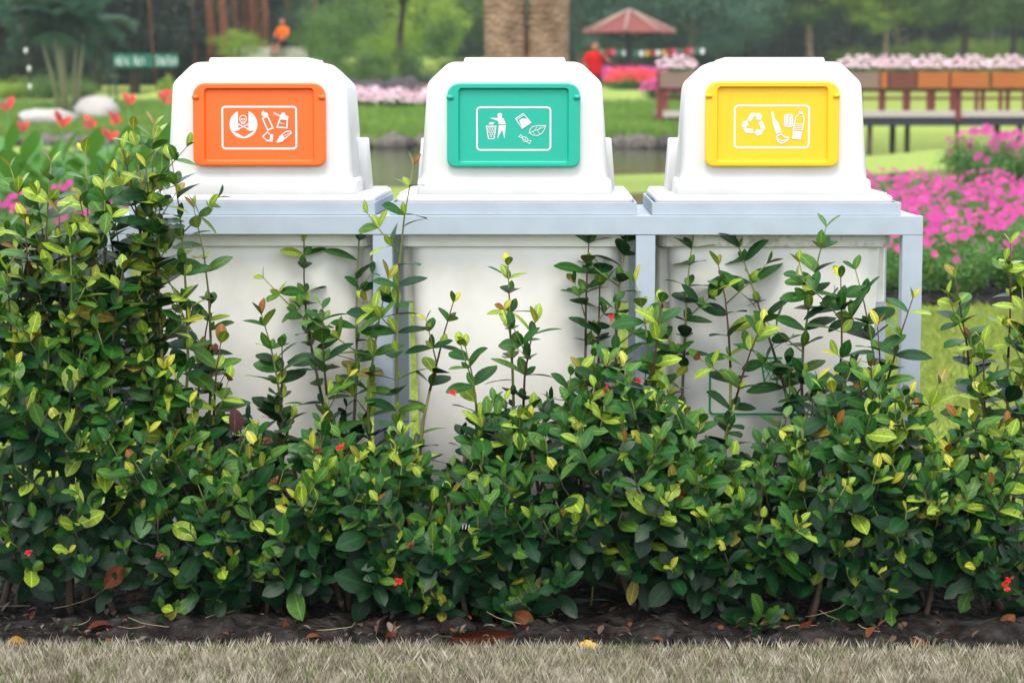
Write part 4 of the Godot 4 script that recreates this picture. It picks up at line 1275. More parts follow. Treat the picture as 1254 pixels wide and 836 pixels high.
func build_far_bank() -> void:
	var bloom := make_bloom(21, 120, 0.12)
	flower_row(418, 532, 58.2, 59.4, M.pink_petal, 0.34, bloom, "pale pink bedding plant in the row on the far bank between two bins", "pale pink bedding plants on the far bank")
	flower_row(736, 812, 88, 93, M.rose_petal, 0.5, bloom, "pink bedding plant in front of the pavilion", "pink bedding plants by the pavilion")
	flower_row(755, 840, 82, 85, M.red_petal_far, 0.45, bloom, "red bedding plant in the row before the pavilion", "red bedding plants by the pavilion")
	flower_row(800, 850, 66, 68, M.rose_petal, 0.4, bloom, "pink bedding plant beside the bridge's left end", "pink bedding plants by the bridge end")
	# stones along the far water's edge
	var stones := []
	for k in 3:
		var st := begin(true)
		blob(st, Vector3.ZERO, Vector3(0.30, 0.2, 0.24), k + 3, 0.5, 7, 10)
		st.generate_normals()
		stones.append(st.commit())
	var x := -14.0
	while x < 4.0:
		var c := inst(stones[rng.randi_range(0, 2)], "edging_stone", M.stone if rng.randf() < 0.6 else M.dark_stone, self)
		var d := far_shore(x) + rng.randf_range(-0.1, 0.12)
		c.transform = Transform3D(Basis(Vector3.UP, rng.randf() * TAU).scaled(Vector3.ONE * rng.randf_range(0.7, 1.3)), Vector3(x, WATER + 0.10, EYE.z - d))
		meta(c, "rounded edging stone along the pond's far bank", "stone", "edging stones along the far bank")
		x += rng.randf_range(0.28, 0.5)
	# boulders
	for b in [[58, 153, 54.5, 0.75, 0.26, "pale_stone", "long low pale boulder among the red cannas"], [118, 141, 55.5, 0.55, 0.36, "pale_stone", "rounder pale boulder right of the long low one"], [455, 118, 64.2, 0.6, 0.40, "dark_stone", "dark boulder behind the pale pink flower row"], [492, 116, 64.4, 0.7, 0.46, "dark_stone", "larger dark boulder right of the other behind the flowers"], [430, 116, 64.5, 0.55, 0.42, "dark_stone", "dark boulder beside the orange flap bin's hood"]]:
		var st := begin(true)
		blob(st, Vector3.ZERO, Vector3(b[3], b[4], b[3] * 0.8), int(b[0]), 0.35, 9, 14)
		var o := put(st, "boulder", M[b[5]], self)
		o.position = on(b[0], b[2], b[4] * 0.5)
		meta(o, b[6], "boulder", "boulders on the far bank")
	build_sign()
	build_gazebo()
	build_bunting()

func build_sign() -> void:
	var d := 60.0
	var z := EYE.z - d
	var o := thing("park_sign", "green park sign board with white lettering on a lattice post", "sign", on(137, d))
	var mx := func(px: float) -> float: return X(px, d) - o.position.x
	var my := func(py: float) -> float: return H(py, z) - o.position.y
	var st := begin()
	bar(st, Vector3(mx.call(140), my.call(82), -0.03), Vector3(mx.call(218.5), my.call(66), 0.03), 0.01)
	put(st, "board", M.sign_green, o)
	for k in 2:
		st = begin()
		var a := 132.5 + k * 8.5
		bar(st, Vector3(mx.call(a), -0.2, -0.09), Vector3(mx.call(a + 1.8), my.call(64), -0.04), 0.004)
		put(st, "post", M.sign_dark, o)
	for k in 9:
		st = begin(true)
		var y := 0.05 + k * 0.15
		tube(st, [Vector3(mx.call(133), y, -0.065), Vector3(mx.call(142), y + 0.15, -0.065)], [0.012, 0.012], 4)
		put(st, "lattice_bar", M.sign_dark, o)
	# lettering in a looped script, too blurred in the photograph to read
	pen = begin()
	pen_z = 0.033
	pen_mid = Vector2.ZERO
	pen_scale = 1.0
	var x := 143.0
	var k2 := 0
	while x < 214:
		if x > 160 and x < 165 or x > 178 and x < 188:
			x += 4.5
			continue
		var a: float = mx.call(x)
		var yb: float = -my.call(79)
		var yt: float = -my.call(71.5)
		var wd: float = mx.call(x + 3.0) - a
		match k2 % 4:
			0: stroke(V([a, yb, a, yt, a + wd, yt, a + wd, yb]), 0.022)
			1: stroke(V([a, yt, a, yb, a + wd, yb, a + wd, yt]), 0.022)
			2: stroke(V([a, yt, a + wd * 0.5, yt - 0.02, a + wd, yt + 0.03, a + wd, yb]), 0.022)
			3: stroke(V([a + wd * 0.4, yt - 0.03, a + wd * 0.4, yb, a + wd, yb]), 0.022)
		if k2 % 3 == 1: stroke(V([a, yt - 0.05, a + wd, yt - 0.07]), 0.02)
		x += 4.4
		k2 += 1
	put(pen, "lettering", M.sign_white, o)

func build_gazebo() -> void:
	var d := 95.0
	var z := EYE.z - d
	var o := thing("pavilion", "garden pavilion with a red brown tiled umbrella roof on one post", "pavilion", on(770, d))
	var base := H(104, z) - o.position.y
	var eave := H(41, z) - o.position.y
	var apex := H(14, z) - o.position.y
	var r := (X(827, d) - X(714, d)) / 2
	for k in 8:
		var a := TAU * (k + 0.15) / 8
		var b := TAU * (k + 1.15) / 8
		for j in 7:       # overlapping rows of tiles
			var t0 := j / 7.0
			var t1 := (j + 1.06) / 7.0
			var st := begin()
			var at := func(g: float, t: float, up: float) -> Vector3: return Vector3(cos(g) * r * t, lerpf(apex, eave, t) + up, sin(g) * r * t)
			quad(st, at.call(a, t0, 0.02), at.call(b, t0, 0.02), at.call(b, t1, 0.05), at.call(a, t1, 0.05))
			quad(st, at.call(a, t1, 0.05), at.call(b, t1, 0.05), at.call(b, t1, 0.0), at.call(a, t1, 0.0))
			put(st, "tile_row", M.roof_tile, o)
		var sc := begin(true)
		tube(sc, [Vector3(0, apex + 0.08, 0), Vector3(cos(a) * r, eave + 0.07, sin(a) * r)], [0.07, 0.09], 5)
		put(sc, "ridge_cap", M.roof_cap, o)
	var s2 := begin(true)
	tube(s2, [Vector3(0, base - 0.5, 0), Vector3(0, eave, 0), Vector3(0, apex - 0.1, 0)], [0.20, 0.17, 0.12], 10)
	put(s2, "post", M.black_paint, o)
	for k in 8:
		var a := TAU * k / 8
		var st := begin(true)
		tube(st, [Vector3(0, eave - 0.35, 0), Vector3(cos(a) * r * 0.8, lerpf(apex, eave, 0.8) - 0.06, sin(a) * r * 0.8)], [0.04, 0.04], 4)
		put(st, "strut", M.black_paint, o)
	var t := thing("bench", "pale round bench around the pavilion's post", "bench", o.position)
	var st := begin()
	var ring := disc(Vector2.ZERO, 1.5, 20)
	var q := PackedVector2Array()
	for p in ring: q.append(Vector2(p.x, p.y * 0.7))
	loft(st, [ring_y(q, base + 0.62), ring_y(q, base + 0.5)])
	put(st, "seat", M.pale_stone, t)
	for k in 5:
		var a := TAU * k / 5 + 0.3
		st = begin(true)
		tube(st, [Vector3(cos(a) * 1.2, base - 0.6, sin(a) * 0.8), Vector3(cos(a) * 1.2, base + 0.5, sin(a) * 0.8)], [0.09, 0.09], 6)
		put(st, "leg", M.dark_stone, t)

func build_bunting() -> void:
	var d := 100.0
	var z := EYE.z - d
	var o := thing("bunting", "string of small coloured flags hung behind the pavilion", "bunting", P(740, 60, z))
	var cols := ["flag_white", "flag_pink", "flag_yellow", "flag_green", "flag_red"]
	var px := 738.0
	var pts := []
	var rr := []
	while px < 862:
		var p := P(px, 60.0 + 1.5 * sin(px * 0.05), z) - o.position
		pts.append(p)
		rr.append(0.012)
		var st := begin()
		bar(st, p + Vector3(-0.08, -0.26, -0.006), p + Vector3(0.08, -0.02, 0.006), 0.002)
		put(st, "flag", M[cols[int(px) % 5]], o)
		px += 6.8
	var st := begin(true)
	tube(st, pts, rr, 4)
	put(st, "string", M.black_paint, o)

# ---------------------------------------------------------------- people: one skin over a skeleton of tapered bones
func figure(bones: Array, cell: float) -> ArrayMesh:
	var lo := Vector3.INF
	var hi := -Vector3.INF
	for b in bones:
		for k in 2:
			var r: float = maxf(b[2], b[3]) + cell * 2
			lo = lo.min(b[k] - Vector3.ONE * r)
			hi = hi.max(b[k] + Vector3.ONE * r)
	var n := Vector3i(((hi - lo) / cell).ceil()) + Vector3i.ONE
	var field := PackedFloat32Array()
	field.resize(n.x * n.y * n.z)
	field.fill(1.0)
	for b in bones:       # only the cells near each bone
		var a: Vector3 = b[0]
		var e: Vector3 = b[1]
		var r: float = maxf(b[2], b[3]) + cell * 4
		var l := Vector3i(((a.min(e) - Vector3.ONE * r - lo) / cell).floor()).clamp(Vector3i.ZERO, n - Vector3i.ONE)
		var h := Vector3i(((a.max(e) + Vector3.ONE * r - lo) / cell).ceil()).clamp(Vector3i.ZERO, n - Vector3i.ONE)
		var ae := e - a
		var inv := 1.0 / maxf(ae.length_squared(), 1e-6)
		for x in range(l.x, h.x + 1): for y in range(l.y, h.y + 1): for z in range(l.z, h.z + 1):
			var p := lo + Vector3(x, y, z) * cell
			var t := clampf((p - a).dot(ae) * inv, 0, 1)
			var d := (p - a - ae * t).length() - lerpf(b[2], b[3], t)
			var i := (x * n.y + y) * n.z + z
			var k := 0.03
			var g := clampf(0.5 + 0.5 * (field[i] - d) / k, 0, 1)
			field[i] = lerpf(field[i], d, g) - k * g * (1.0 - g)
	var st := begin(true)
	var id := {}
	var count := 0
	for x in n.x - 1: for y in n.y - 1: for z in n.z - 1:
		var sum := Vector3.ZERO
		var m := 0
		for e in [[0, 0, 0, 1, 0, 0], [0, 1, 0, 1, 1, 0], [0, 0, 1, 1, 0, 1], [0, 1, 1, 1, 1, 1], [0, 0, 0, 0, 1, 0], [1, 0, 0, 1, 1, 0], [0, 0, 1, 0, 1, 1], [1, 0, 1, 1, 1, 1], [0, 0, 0, 0, 0, 1], [1, 0, 0, 1, 0, 1], [0, 1, 0, 0, 1, 1], [1, 1, 0, 1, 1, 1]]:
			var fa := field[((x + e[0]) * n.y + y + e[1]) * n.z + z + e[2]]
			var fb := field[((x + e[3]) * n.y + y + e[4]) * n.z + z + e[5]]
			if (fa < 0) != (fb < 0):
				sum += Vector3(x + e[0], y + e[1], z + e[2]).lerp(Vector3(x + e[3], y + e[4], z + e[5]), fa / (fa - fb))
				m += 1
		if m:
			var p := lo + sum / m * cell
			var best := 1e9
			var col := Color.WHITE
			for b in bones:
				var ae: Vector3 = b[1] - b[0]
				var t := clampf((p - b[0]).dot(ae) / maxf(ae.length_squared(), 1e-6), 0, 1)
				var dd: float = (p - b[0] - ae * t).length() - lerpf(b[2], b[3], t)
				if dd < best:
					best = dd
					col = b[4]
			st.set_color(tint(col))
			st.add_vertex(p)
			id[Vector3i(x, y, z)] = count
			count += 1
	for x in range(1, n.x - 1): for y in range(1, n.y - 1): for z in range(1, n.z - 1):
		var f0 := field[(x * n.y + y) * n.z + z] < 0
		for ax in 3:
			var d := Vector3i(int(ax == 0), int(ax == 1), int(ax == 2))
			var f1 := field[((x + d.x) * n.y + y + d.y) * n.z + z + d.z] < 0
			if f0 == f1: continue
			var u := Vector3i(int(ax == 1), int(ax == 2), int(ax == 0))
			var v := Vector3i(int(ax == 2), int(ax == 0), int(ax == 1))
			var c := Vector3i(x, y, z)
			var q := [c, c - u, c - u - v, c - v]
			if f0: q.reverse()
			if not (id.has(q[0]) and id.has(q[1]) and id.has(q[2]) and id.has(q[3])): continue
			for k in [0, 1, 2, 0, 2, 3]: st.add_index(id[q[k]])
	st.generate_normals()
	return st.commit()

func build_people() -> void:
	var skin := Color(0.62, 0.43, 0.34)
	var red := Color(0.74, 0.10, 0.11)
	var dark := Color(0.12, 0.12, 0.16)
	var hair := Color(0.30, 0.22, 0.18)
	var white := Color(0.85, 0.85, 0.85)
	var v := func(x: float, y: float, z: float) -> Vector3: return Vector3(x, y, z)
	# standing, one hand raised to the face
	var d := 60.0
	var o := thing("person", "person in a red shirt walking with one hand at the face", "person", on(728, d), 0.35)
	var b := [
		[v.call(0, 1.62, 0.02), v.call(0, 1.56, 0.03), 0.095, 0.085, skin], [v.call(0, 1.66, -0.02), v.call(0, 1.61, -0.04), 0.10, 0.095, hair], [v.call(0, 1.58, 0.115), v.call(0, 1.56, 0.12), 0.018, 0.02, skin], [v.call(0, 1.48, 0), v.call(0, 1.40, -0.01), 0.055, 0.06, skin],
		[v.call(-0.15, 1.36, 0), v.call(0.15, 1.36, 0), 0.10, 0.10, red], [v.call(0, 1.30, 0.01), v.call(0, 1.0, 0), 0.165, 0.155, red], [v.call(-0.06, 1.28, 0.01), v.call(-0.05, 0.92, 0.0), 0.14, 0.155, red], [v.call(0.06, 1.28, 0.01), v.call(0.05, 0.92, 0.0), 0.14, 0.155, red],
		[v.call(-0.20, 1.37, 0), v.call(-0.28, 1.20, 0.02), 0.075, 0.072, red], [v.call(-0.28, 1.18, 0.02), v.call(-0.30, 1.08, 0.04), 0.05, 0.046, skin], [v.call(-0.30, 1.08, 0.04), v.call(-0.27, 0.86, 0.12), 0.045, 0.034, skin], [v.call(-0.27, 0.86, 0.12), v.call(-0.26, 0.75, 0.15), 0.035, 0.028, skin],
		[v.call(0.20, 1.37, 0), v.call(0.31, 1.27, 0.08), 0.075, 0.07, red], [v.call(0.31, 1.27, 0.08), v.call(0.34, 1.22, 0.12), 0.05, 0.046, skin], [v.call(0.34, 1.22, 0.12), v.call(0.15, 1.42, 0.18), 0.045, 0.034, skin], [v.call(0.15, 1.42, 0.18), v.call(0.06, 1.54, 0.16), 0.036, 0.026, skin],
		[v.call(-0.09, 0.86, 0), v.call(-0.11, 0.48, 0.10), 0.105, 0.075, dark], [v.call(-0.11, 0.48, 0.10), v.call(-0.11, 0.10, 0.02), 0.07, 0.05, dark], [v.call(-0.11, 0.06, 0.0), v.call(-0.12, 0.04, 0.17), 0.05, 0.04, white],
		[v.call(0.09, 0.86, 0), v.call(0.10, 0.48, -0.02), 0.105, 0.075, dark], [v.call(0.10, 0.48, -0.02), v.call(0.10, 0.12, -0.16), 0.07, 0.05, dark], [v.call(0.10, 0.07, -0.18), v.call(0.11, 0.04, -0.02), 0.05, 0.04, white]]
	inst(figure(b, 0.024), "body", M.tinted_skin, o)
	# sitting on a wall
	var org := Color(0.92, 0.42, 0.12)
	o = thing("person", "seated person in an orange top with long dark hair", "person", on(347, 76, 0.0), -0.5)
	b = [
		[v.call(0, 1.22, 0.02), v.call(0, 1.16, 0.03), 0.095, 0.085, skin], [v.call(0, 1.27, -0.03), v.call(-0.02, 0.95, -0.10), 0.10, 0.08, dark], [v.call(0, 1.17, 0.115), v.call(0, 1.16, 0.12), 0.018, 0.02, skin], [v.call(0, 1.08, 0), v.call(0, 1.0, -0.01), 0.05, 0.055, skin],
		[v.call(-0.14, 0.96, 0), v.call(0.14, 0.96, 0), 0.085, 0.085, org], [v.call(0, 0.92, 0.01), v.call(0, 0.55, 0), 0.14, 0.135, org], [v.call(-0.08, 0.52, 0.0), v.call(0.08, 0.52, 0.0), 0.13, 0.13, dark],
		[v.call(-0.18, 0.96, 0), v.call(-0.25, 0.76, 0.08), 0.06, 0.052, org], [v.call(-0.25, 0.74, 0.08), v.call(-0.12, 0.66, 0.28), 0.042, 0.032, skin], [v.call(0.18, 0.96, 0), v.call(0.25, 0.76, 0.08), 0.06, 0.052, org], [v.call(0.25, 0.74, 0.08), v.call(0.12, 0.68, 0.28), 0.042, 0.032, skin],
		[v.call(-0.09, 0.50, 0.05), v.call(-0.10, 0.50, 0.42), 0.10, 0.07, dark], [v.call(-0.10, 0.50, 0.42), v.call(-0.10, 0.10, 0.44), 0.065, 0.045, skin], [v.call(-0.10, 0.06, 0.42), v.call(-0.10, 0.04, 0.58), 0.045, 0.035, dark],
		[v.call(0.09, 0.50, 0.05), v.call(0.10, 0.50, 0.42), 0.10, 0.07, dark], [v.call(0.10, 0.50, 0.42), v.call(0.10, 0.10, 0.48), 0.065, 0.045, skin], [v.call(0.10, 0.06, 0.46), v.call(0.10, 0.04, 0.62), 0.045, 0.035, dark]]
	inst(figure(b, 0.026), "body", M.tinted_skin, o)
	var y := H(64, EYE.z - 76) - o.position.y
	var w := thing("stone_wall", "low pale stone wall the seated person sits on", "wall", on(330, 76.2, 0.0))
	for k in 6:
		var st := begin()
		bar(st, Vector3(-1.2 + k * 0.42, -0.3, -0.25), Vector3(-0.795 + k * 0.42, 0.36, 0.12), 0.02)
		put(st, "block", M.pale_stone, w)

# ---------------------------------------------------------------- trees of the background
func frond(length: float, n: int) -> ArrayMesh:
	var st := begin()
	var pts := []
	for i in n + 1:
		var t := float(i) / n
		pts.append(Vector3(0, 0.55 * length * t - 0.75 * length * t * t, length * t * (1.0 - 0.2 * t)))
	st.set_color(Color(1, 1, 1))
	tube(st, pts, range(n + 1).map(func(i): return lerpf(0.022, 0.005, float(i) / n)), 4)
	for i in range(2, n + 1):
		for k in [-1, 1]:
			var l := length * 0.30 * sin(PI * clampf(float(i) / n * 0.9 + 0.1, 0, 1)) + 0.06
			var e: Vector3 = pts[i] + Vector3(k * l * 0.85, -0.28 * l, l * 0.55)
			var s := Vector3(0, 0.012, 0.028)
			var m: Vector3 = pts[i].lerp(e, 0.5) + Vector3(0, 0.06 * l, 0)
			st.set_color(Color(1, 1, 1) * rng.randf_range(0.8, 1.2))
			tri(st, pts[i], m + s, e)
			tri(st, pts[i], e, m - s)
	st.generate_normals()
	return st.commit()

func build_palm() -> void:
	var o := thing("palm", "clump forming feather palm with slender stems on the left", "palm tree", on(86, 56))
	var fronds := [frond(1.9, 26), frond(1.5, 22)]
	for k in 7:
		var st := begin(true)
		var a := Vector3(rng.randf_range(-0.22, 0.22), -0.1, rng.randf_range(-0.15, 0.15))
		var top := Vector3(a.x * 3.0, rng.randf_range(1.6, 2.6), a.z * 3.0)
		tube(st, [a, a.lerp(top, 0.5) + Vector3(0, 0.1, 0), top], [0.055, 0.045, 0.035], 7)
		put(st, "stem", M.palm_stem, o)
		for j in 7:
			var q := inst(fronds[j % 2], "frond", M.leaf_palm, o)
			q.transform = Transform3D(Basis(Vector3.UP, j * TAU / 7 + rng.randf()) * Basis(Vector3.RIGHT, -rng.randf_range(-0.1, 0.75)), top)

func build_trees() -> void:
	var dk: Material = M.leaf_dark
	var md: Material = M.leaf_mid
	var lm: Material = M.leaf_lime
	var bl: Material = M.leaf_blue
	# the double trunk behind the green flap bin
	var o := thing("big_tree", "big tree with two thick smooth trunks behind the green flap bin", "tree", on(645, 22.5))
	for k in [-1, 1]:
		var st := begin(true)
		tube(st, [Vector3(k * 0.17, -0.3, 0), Vector3(k * 0.18, 0.2, 0), Vector3(k * 0.20, 0.9, 0), Vector3(k * 0.212, 1.5, 0), Vector3(k * 0.235, 2.2, 0), Vector3(k * 0.55, 3.6, 0.1), Vector3(k * 1.1, 5.2, -0.2)], [0.40, 0.30, 0.235, 0.218, 0.208, 0.17, 0.10], 16)
		put(st, "trunk", M.bark, o)
		for j in 3:
			st = begin(true)
			var e := Vector3(k * (1.5 + j * 0.8), 5.4 + j * 0.6, -1.2 + j * 1.3)
			tube(st, [Vector3(k * 0.50, 3.4, 0.08), Vector3(k * 1.0, 4.6, -0.5 + j * 0.5), e], [0.09, 0.07, 0.03], 8)
			put(st, "limb", M.bark, o)
			var q := inst(crown_meshes[1], "crown", md, o)
			q.transform = Transform3D(Basis(Vector3.UP, j).scaled(Vector3(1.7, 1.1, 1.6)), e + Vector3(0, 0.5, 0))
	# dark thicket on the left
	for t in [[-40, 70, "leafy dark tree beyond the picture's left edge"], [35, 84, "dark tree behind the palm's left side"], [118, 80, "dark tree behind the palm's right side"], [165, 74, "dark tree with hanging leaves behind the green sign"], [212, 79, "dark tree left of the reddish aerial roots"]]:
		var p := on(t[0], t[1])
		tree("thicket_tree", t[2], p, 3.0, 0.16, Vector3(rng.randf_range(-0.3, 0.3), 0, 0), M.dark_bark, [[Vector3(0, 3.2, 0), Vector3(2.2, 2.0, 2.0), 2, M.leaf_thicket], [Vector3(0.9, 1.9, 0.4), Vector3(1.3, 1.4, 1.2), 2, M.leaf_thicket], [Vector3(-0.9, 1.7, -0.2), Vector3(1.2, 1.3, 1.2), 2, dk]], "dark thicket trees on the left")
	# banyan with reddish aerial roots
	o = thing("banyan", "tree with reddish aerial roots hanging behind the orange flap bin", "tree", on(300, 82))
	for r in [[238, 78, 0.06], [258, 76, 0.14], [273, 75, 0.15], [288, 79, 0.09], [309, 80, 0.10], [324, 78, 0.12], [352, 82, 0.08], [386, 82, 0.08], [246, 82, 0.05], [298, 84, 0.06]]:
		var st := begin(true)
		var p := on(r[0], r[1]) - o.position
		tube(st, [p + Vector3(0, -0.2, 0), p + Vector3(0.05, 1.5, 0), p + Vector3(-0.03, 3.0, 0.05), p * 0.7 + Vector3(0, 5.0, 0)], [r[2] * 1.2, r[2], r[2] * 0.9, r[2] * 0.7], 7)
		put(st, "aerial_root", M.red_bark, o)
	var s2 := begin(true)
	tube(s2, [Vector3(0, -0.3, -2), Vector3(0, 2.5, -2), Vector3(0, 5.5, -1)], [0.34, 0.28, 0.2], 10)
	put(s2, "trunk", M.red_bark, o)
	for c in [[Vector3(-1.5, 5.2, 0), Vector3(2.6, 1.6, 2.4)], [Vector3(1.8, 5.4, -1), Vector3(2.8, 1.7, 2.4)], [Vector3(0.2, 6.3, -1), Vector3(2.6, 1.6, 2.4)]]:
		inst(crown_meshes[2], "crown", md, o).transform = Transform3D(Basis.IDENTITY.scaled(c[1]), c[0])
	# a thin hanging root and a hanging string, left
	o = thing("hanging_root", "thin brown aerial root hanging in front of the green sign", "vine", P(182, 0, EYE.z - 58))
	s2 = begin(true)
	tube(s2, [Vector3(-0.15, 2.5, 0), Vector3.ZERO, P(187, 70, EYE.z - 58) - o.position, P(192, 112, EYE.z - 58) - o.position], [0.03, 0.03, 0.028, 0.012], 5)
	put(s2, "root", M.red_bark, o)
	o = thing("hanging_string", "dark string with pale droplets hanging at the upper left", "string", P(21, 0, EYE.z - 45))
	var pts := []
	for a in [[17, -60], [21, 0], [27, 35], [31, 62], [35, 84], [36, 106]]: pts.append(P(a[0], a[1], EYE.z - 45) - o.position)
	s2 = begin(true)
	tube(s2, pts, [0.02, 0.02, 0.018, 0.016, 0.014, 0.01], 5)
	put(s2, "string", M.dark_bark, o)
	for i in [3, 4, 5]:
		s2 = begin(true)
		blob(s2, pts[i], Vector3(0.035, 0.06, 0.035), i, 0.1, 5, 7)
		put(s2, "droplet", M.sign_white, o)
	# clipped and loose bushes of the middle distance
	for b in [[292, 72, 1.0, 0.62, 3, "leaf_lime", "round clipped lime bush below the reddish roots"], [487, 72, 0.78, 0.85, 3, "leaf_lime", "round clipped lime bush behind the thin dark trunk"], [576, 66, 0.58, 1.0, 3, "leaf_thicket", "dark clipped bush left of the double trunk"], [416, 70, 0.95, 0.95, 0, "leaf_mid", "broad green bush right of the orange flap bin"], [458, 68, 0.7, 0.62, 0, "leaf_lime", "low lime bush below the clipped round one"], [505, 67, 0.8, 0.75, 1, "leaf_mid", "loose green bush above the dark boulders"], [532, 70, 0.85, 0.95, 1, "leaf_mid", "loose green bush left of the green flap bin"], [390, 74, 1.0, 1.15, 0, "leaf_mid", "taller green bush behind the orange flap bin's top corner"], [545, 80, 1.1, 1.5, 1, "leaf_lime", "tall loose lime bush left of the dark clipped one"], [440, 80, 1.4, 1.7, 1, "leaf_mid", "tall loose bush behind the thin dark trunk"], [365, 80, 1.0, 1.3, 0, "leaf_dark", "dark bush behind the seated person"], [520, 86, 1.6, 2.2, 1, "leaf_lime", "tallest loose lime bush behind the others"],
		[425, 65.6, 0.75, 0.55, 0, "leaf_mid", "low green bush behind the dark boulder beside the orange flap bin"], [470, 65.8, 0.7, 0.6, 1, "leaf_mid", "low green bush between the two dark boulders"], [515, 65.7, 0.7, 0.55, 0, "leaf_dark", "low dark bush right of the dark boulders"], [445, 67, 0.8, 0.65, 0, "leaf_mid", "green bush in the second row behind the boulders"], [545, 66.5, 0.7, 0.7, 1, "leaf_mid", "green bush just left of the green flap bin hood"], [400, 67, 0.8, 0.7, 0, "leaf_mid", "green bush at the orange flap bin right shoulder"], [60, 66, 1.0, 0.5, 0, "leaf_mid", "low bush on the lawn behind the palm stems"], [20, 66, 0.9, 0.42, 0, "leaf_lime", "low lime bush at the left edge behind the palm"], [205, 62, 0.35, 0.55, 2, "leaf_lime", "small yellow green plant beside the orange flap bin's left shoulder"], [100, 64, 0.6, 0.5, 1, "leaf_mid", "small bush right of the palm stems"], [690, 72, 0.8, 0.9, 1, "leaf_dark", "dark bush right of the double trunk"], [868, 84, 0.9, 0.55, 0, "leaf_lime", "lime bush behind the planter at the bridge's left end"]]:
		bush("bush", b[6], on(b[0], b[1], -0.1), Vector3(b[2], b[3], b[2]), b[4], M[b[5]], "bushes on the far bank")
	tree("small_tree", "young tree with a thin dark trunk before the clipped lime bush", on(489, 70), 2.2, 0.10, Vector3(0.1, 0, 0), M.dark_bark, [[Vector3(-0.4, 2.5, 0), Vector3(1.2, 0.8, 1.1), 1, lm], [Vector3(0.7, 2.7, 0.2), Vector3(1.3, 0.9, 1.1), 1, md]])
	for b in [[1095, 113, 2.3, 1.05, "long clipped lime hedge bush behind the bridge planters"], [1130, 114, 2.0, 1.15, "clipped lime bush left of the dark trunk behind the bridge"], [1190, 115, 2.2, 1.20, "clipped lime bush right of the dark trunk behind the bridge"], [1230, 116, 1.8, 1.20, "clipped lime bush near the picture's right edge"], [1040, 113, 1.6, 1.00, "lime bush just right of the yellow flap bin's shoulder"]]:
		bush("clipped_bush", b[4], on(b[0], b[1], -0.1), Vector3(b[2], b[3], b[2] * 0.7), 3, lm, "clipped lime bushes behind the bridge")
	# park trees behind the bridge and the pavilion
	var list := [[712, 104, "pale_bark", 1, "leaf_blue"], [752, 118, "grey", 0, "leaf_blue"], [800, 112, "dark_bark", 0, "leaf_blue"], [845, 106, "pale_bark", 0, "leaf_blue"], [878, 110, "pale_bark", 0, "leaf_blue"], [915, 125, "dark_bark", 0, "leaf_dark"], [960, 122, "dark_bark", 0, "leaf_dark"], [993, 112, "pale_bark", 2, "leaf_mid"], [1040, 118, "dark_bark", 2, "leaf_mid"], [1085, 111, "pale_bark", 2, "leaf_lime"], [1102, 119, "pale_bark", 1, "leaf_mid"], [1135, 124, "grey", 2, "leaf_mid"], [1178, 110, "dark_bark", 1, "leaf_mid"], [1212, 122, "grey", 2, "leaf_lime"], [1238, 110, "dark_bark", 1, "leaf_mid"], [1290, 114, "pale_bark", 1, "leaf_mid"], [680, 126, "dark_bark", 0, "leaf_dark"], [600, 110, "dark_bark", 0, "leaf_mid"], [555, 116, "dark_bark", 1, "leaf_mid"], [420, 112, "dark_bark", 1, "leaf_mid"], [330, 115, "dark_bark", 2, "leaf_mid"], [480, 108, "dark_bark", 1, "leaf_lime"]]
	var labels := ["pale barked tree right of the double trunk", "bluish tree behind the pavilion roof", "dark trunked tree just right of the pavilion roof", "pale forked tree left of the yellow flap bin's top", "pale leaning tree behind the yellow flap bin's left shoulder", "dark tree in the shade above the yellow flap bin", "dark tree right of the other above the yellow flap bin", "slim pale trunk above the yellow flap bin's right shoulder", "dark trunked tree behind the slim pale one", "pale trunk with lime leaves right of the yellow flap bin", "pale trunk behind the lime leaved one", "greyish trunk left of the dark upright trunk", "dark upright trunk behind the bridge planters", "greyish trunk between the two dark ones", "dark trunk near the picture's right edge", "tree beyond the picture's right edge", "dark tree between double trunk and pavilion", "dark tree behind the double trunk", "tree behind the dark clipped bush", "tree behind the orange flap bin's right shoulder", "tree behind the reddish aerial roots", "tree behind the young thin trunk"]
	for i in list.size():
		var t: Array = list[i]
		var m: Material = M[t[4]]
		var bark: Material = M.stone if t[2] == "grey" else M[t[2]]
		var p := on(t[0], t[1])
		var h := rng.randf_range(3.0, 4.2) if t[0] < 980 else rng.randf_range(4.4, 5.2)
		var cr := [[Vector3(0.3, h + 0.6, 0), Vector3(3.2, 2.2, 3.0), t[3], m], [Vector3(-1.5, h - 0.5, 0.5), Vector3(1.9, 1.4, 1.8), t[3], m], [Vector3(1.6, h - 0.7, 0.2), Vector3(1.9, 1.4, 1.8), t[3], m]]
		if t[4] == "leaf_blue" or t[3] == 2:
			cr.append([Vector3(rng.randf_range(-1.2, 1.2), h - 1.7, 0.8), Vector3(1.3, 0.8, 1.2), t[3], m])
		tree("park_tree", labels[i], p, h, rng.randf_range(0.13, 0.2), Vector3(rng.randf_range(-0.5, 0.5), 0, 0), bark, cr, "park trees of the background")
	# the wood that closes the view
	var xfs := []
	var cols := []
	for i in 560:
		var d := rng.randf_range(128, 165)
		var x := rng.randf_range(-0.58, 0.50) * d
		var s := rng.randf_range(3.0, 5.0)
		xfs.append(Transform3D(Basis(Vector3.UP, rng.randf() * TAU).scaled(Vector3(s, s * 0.85, s)), Vector3(x, terrain(x, d) + rng.randf_range(0.5, 9.0), EYE.z - d)))
		cols.append(Color(1, 1, 1) * rng.randf_range(0.7, 1.1))
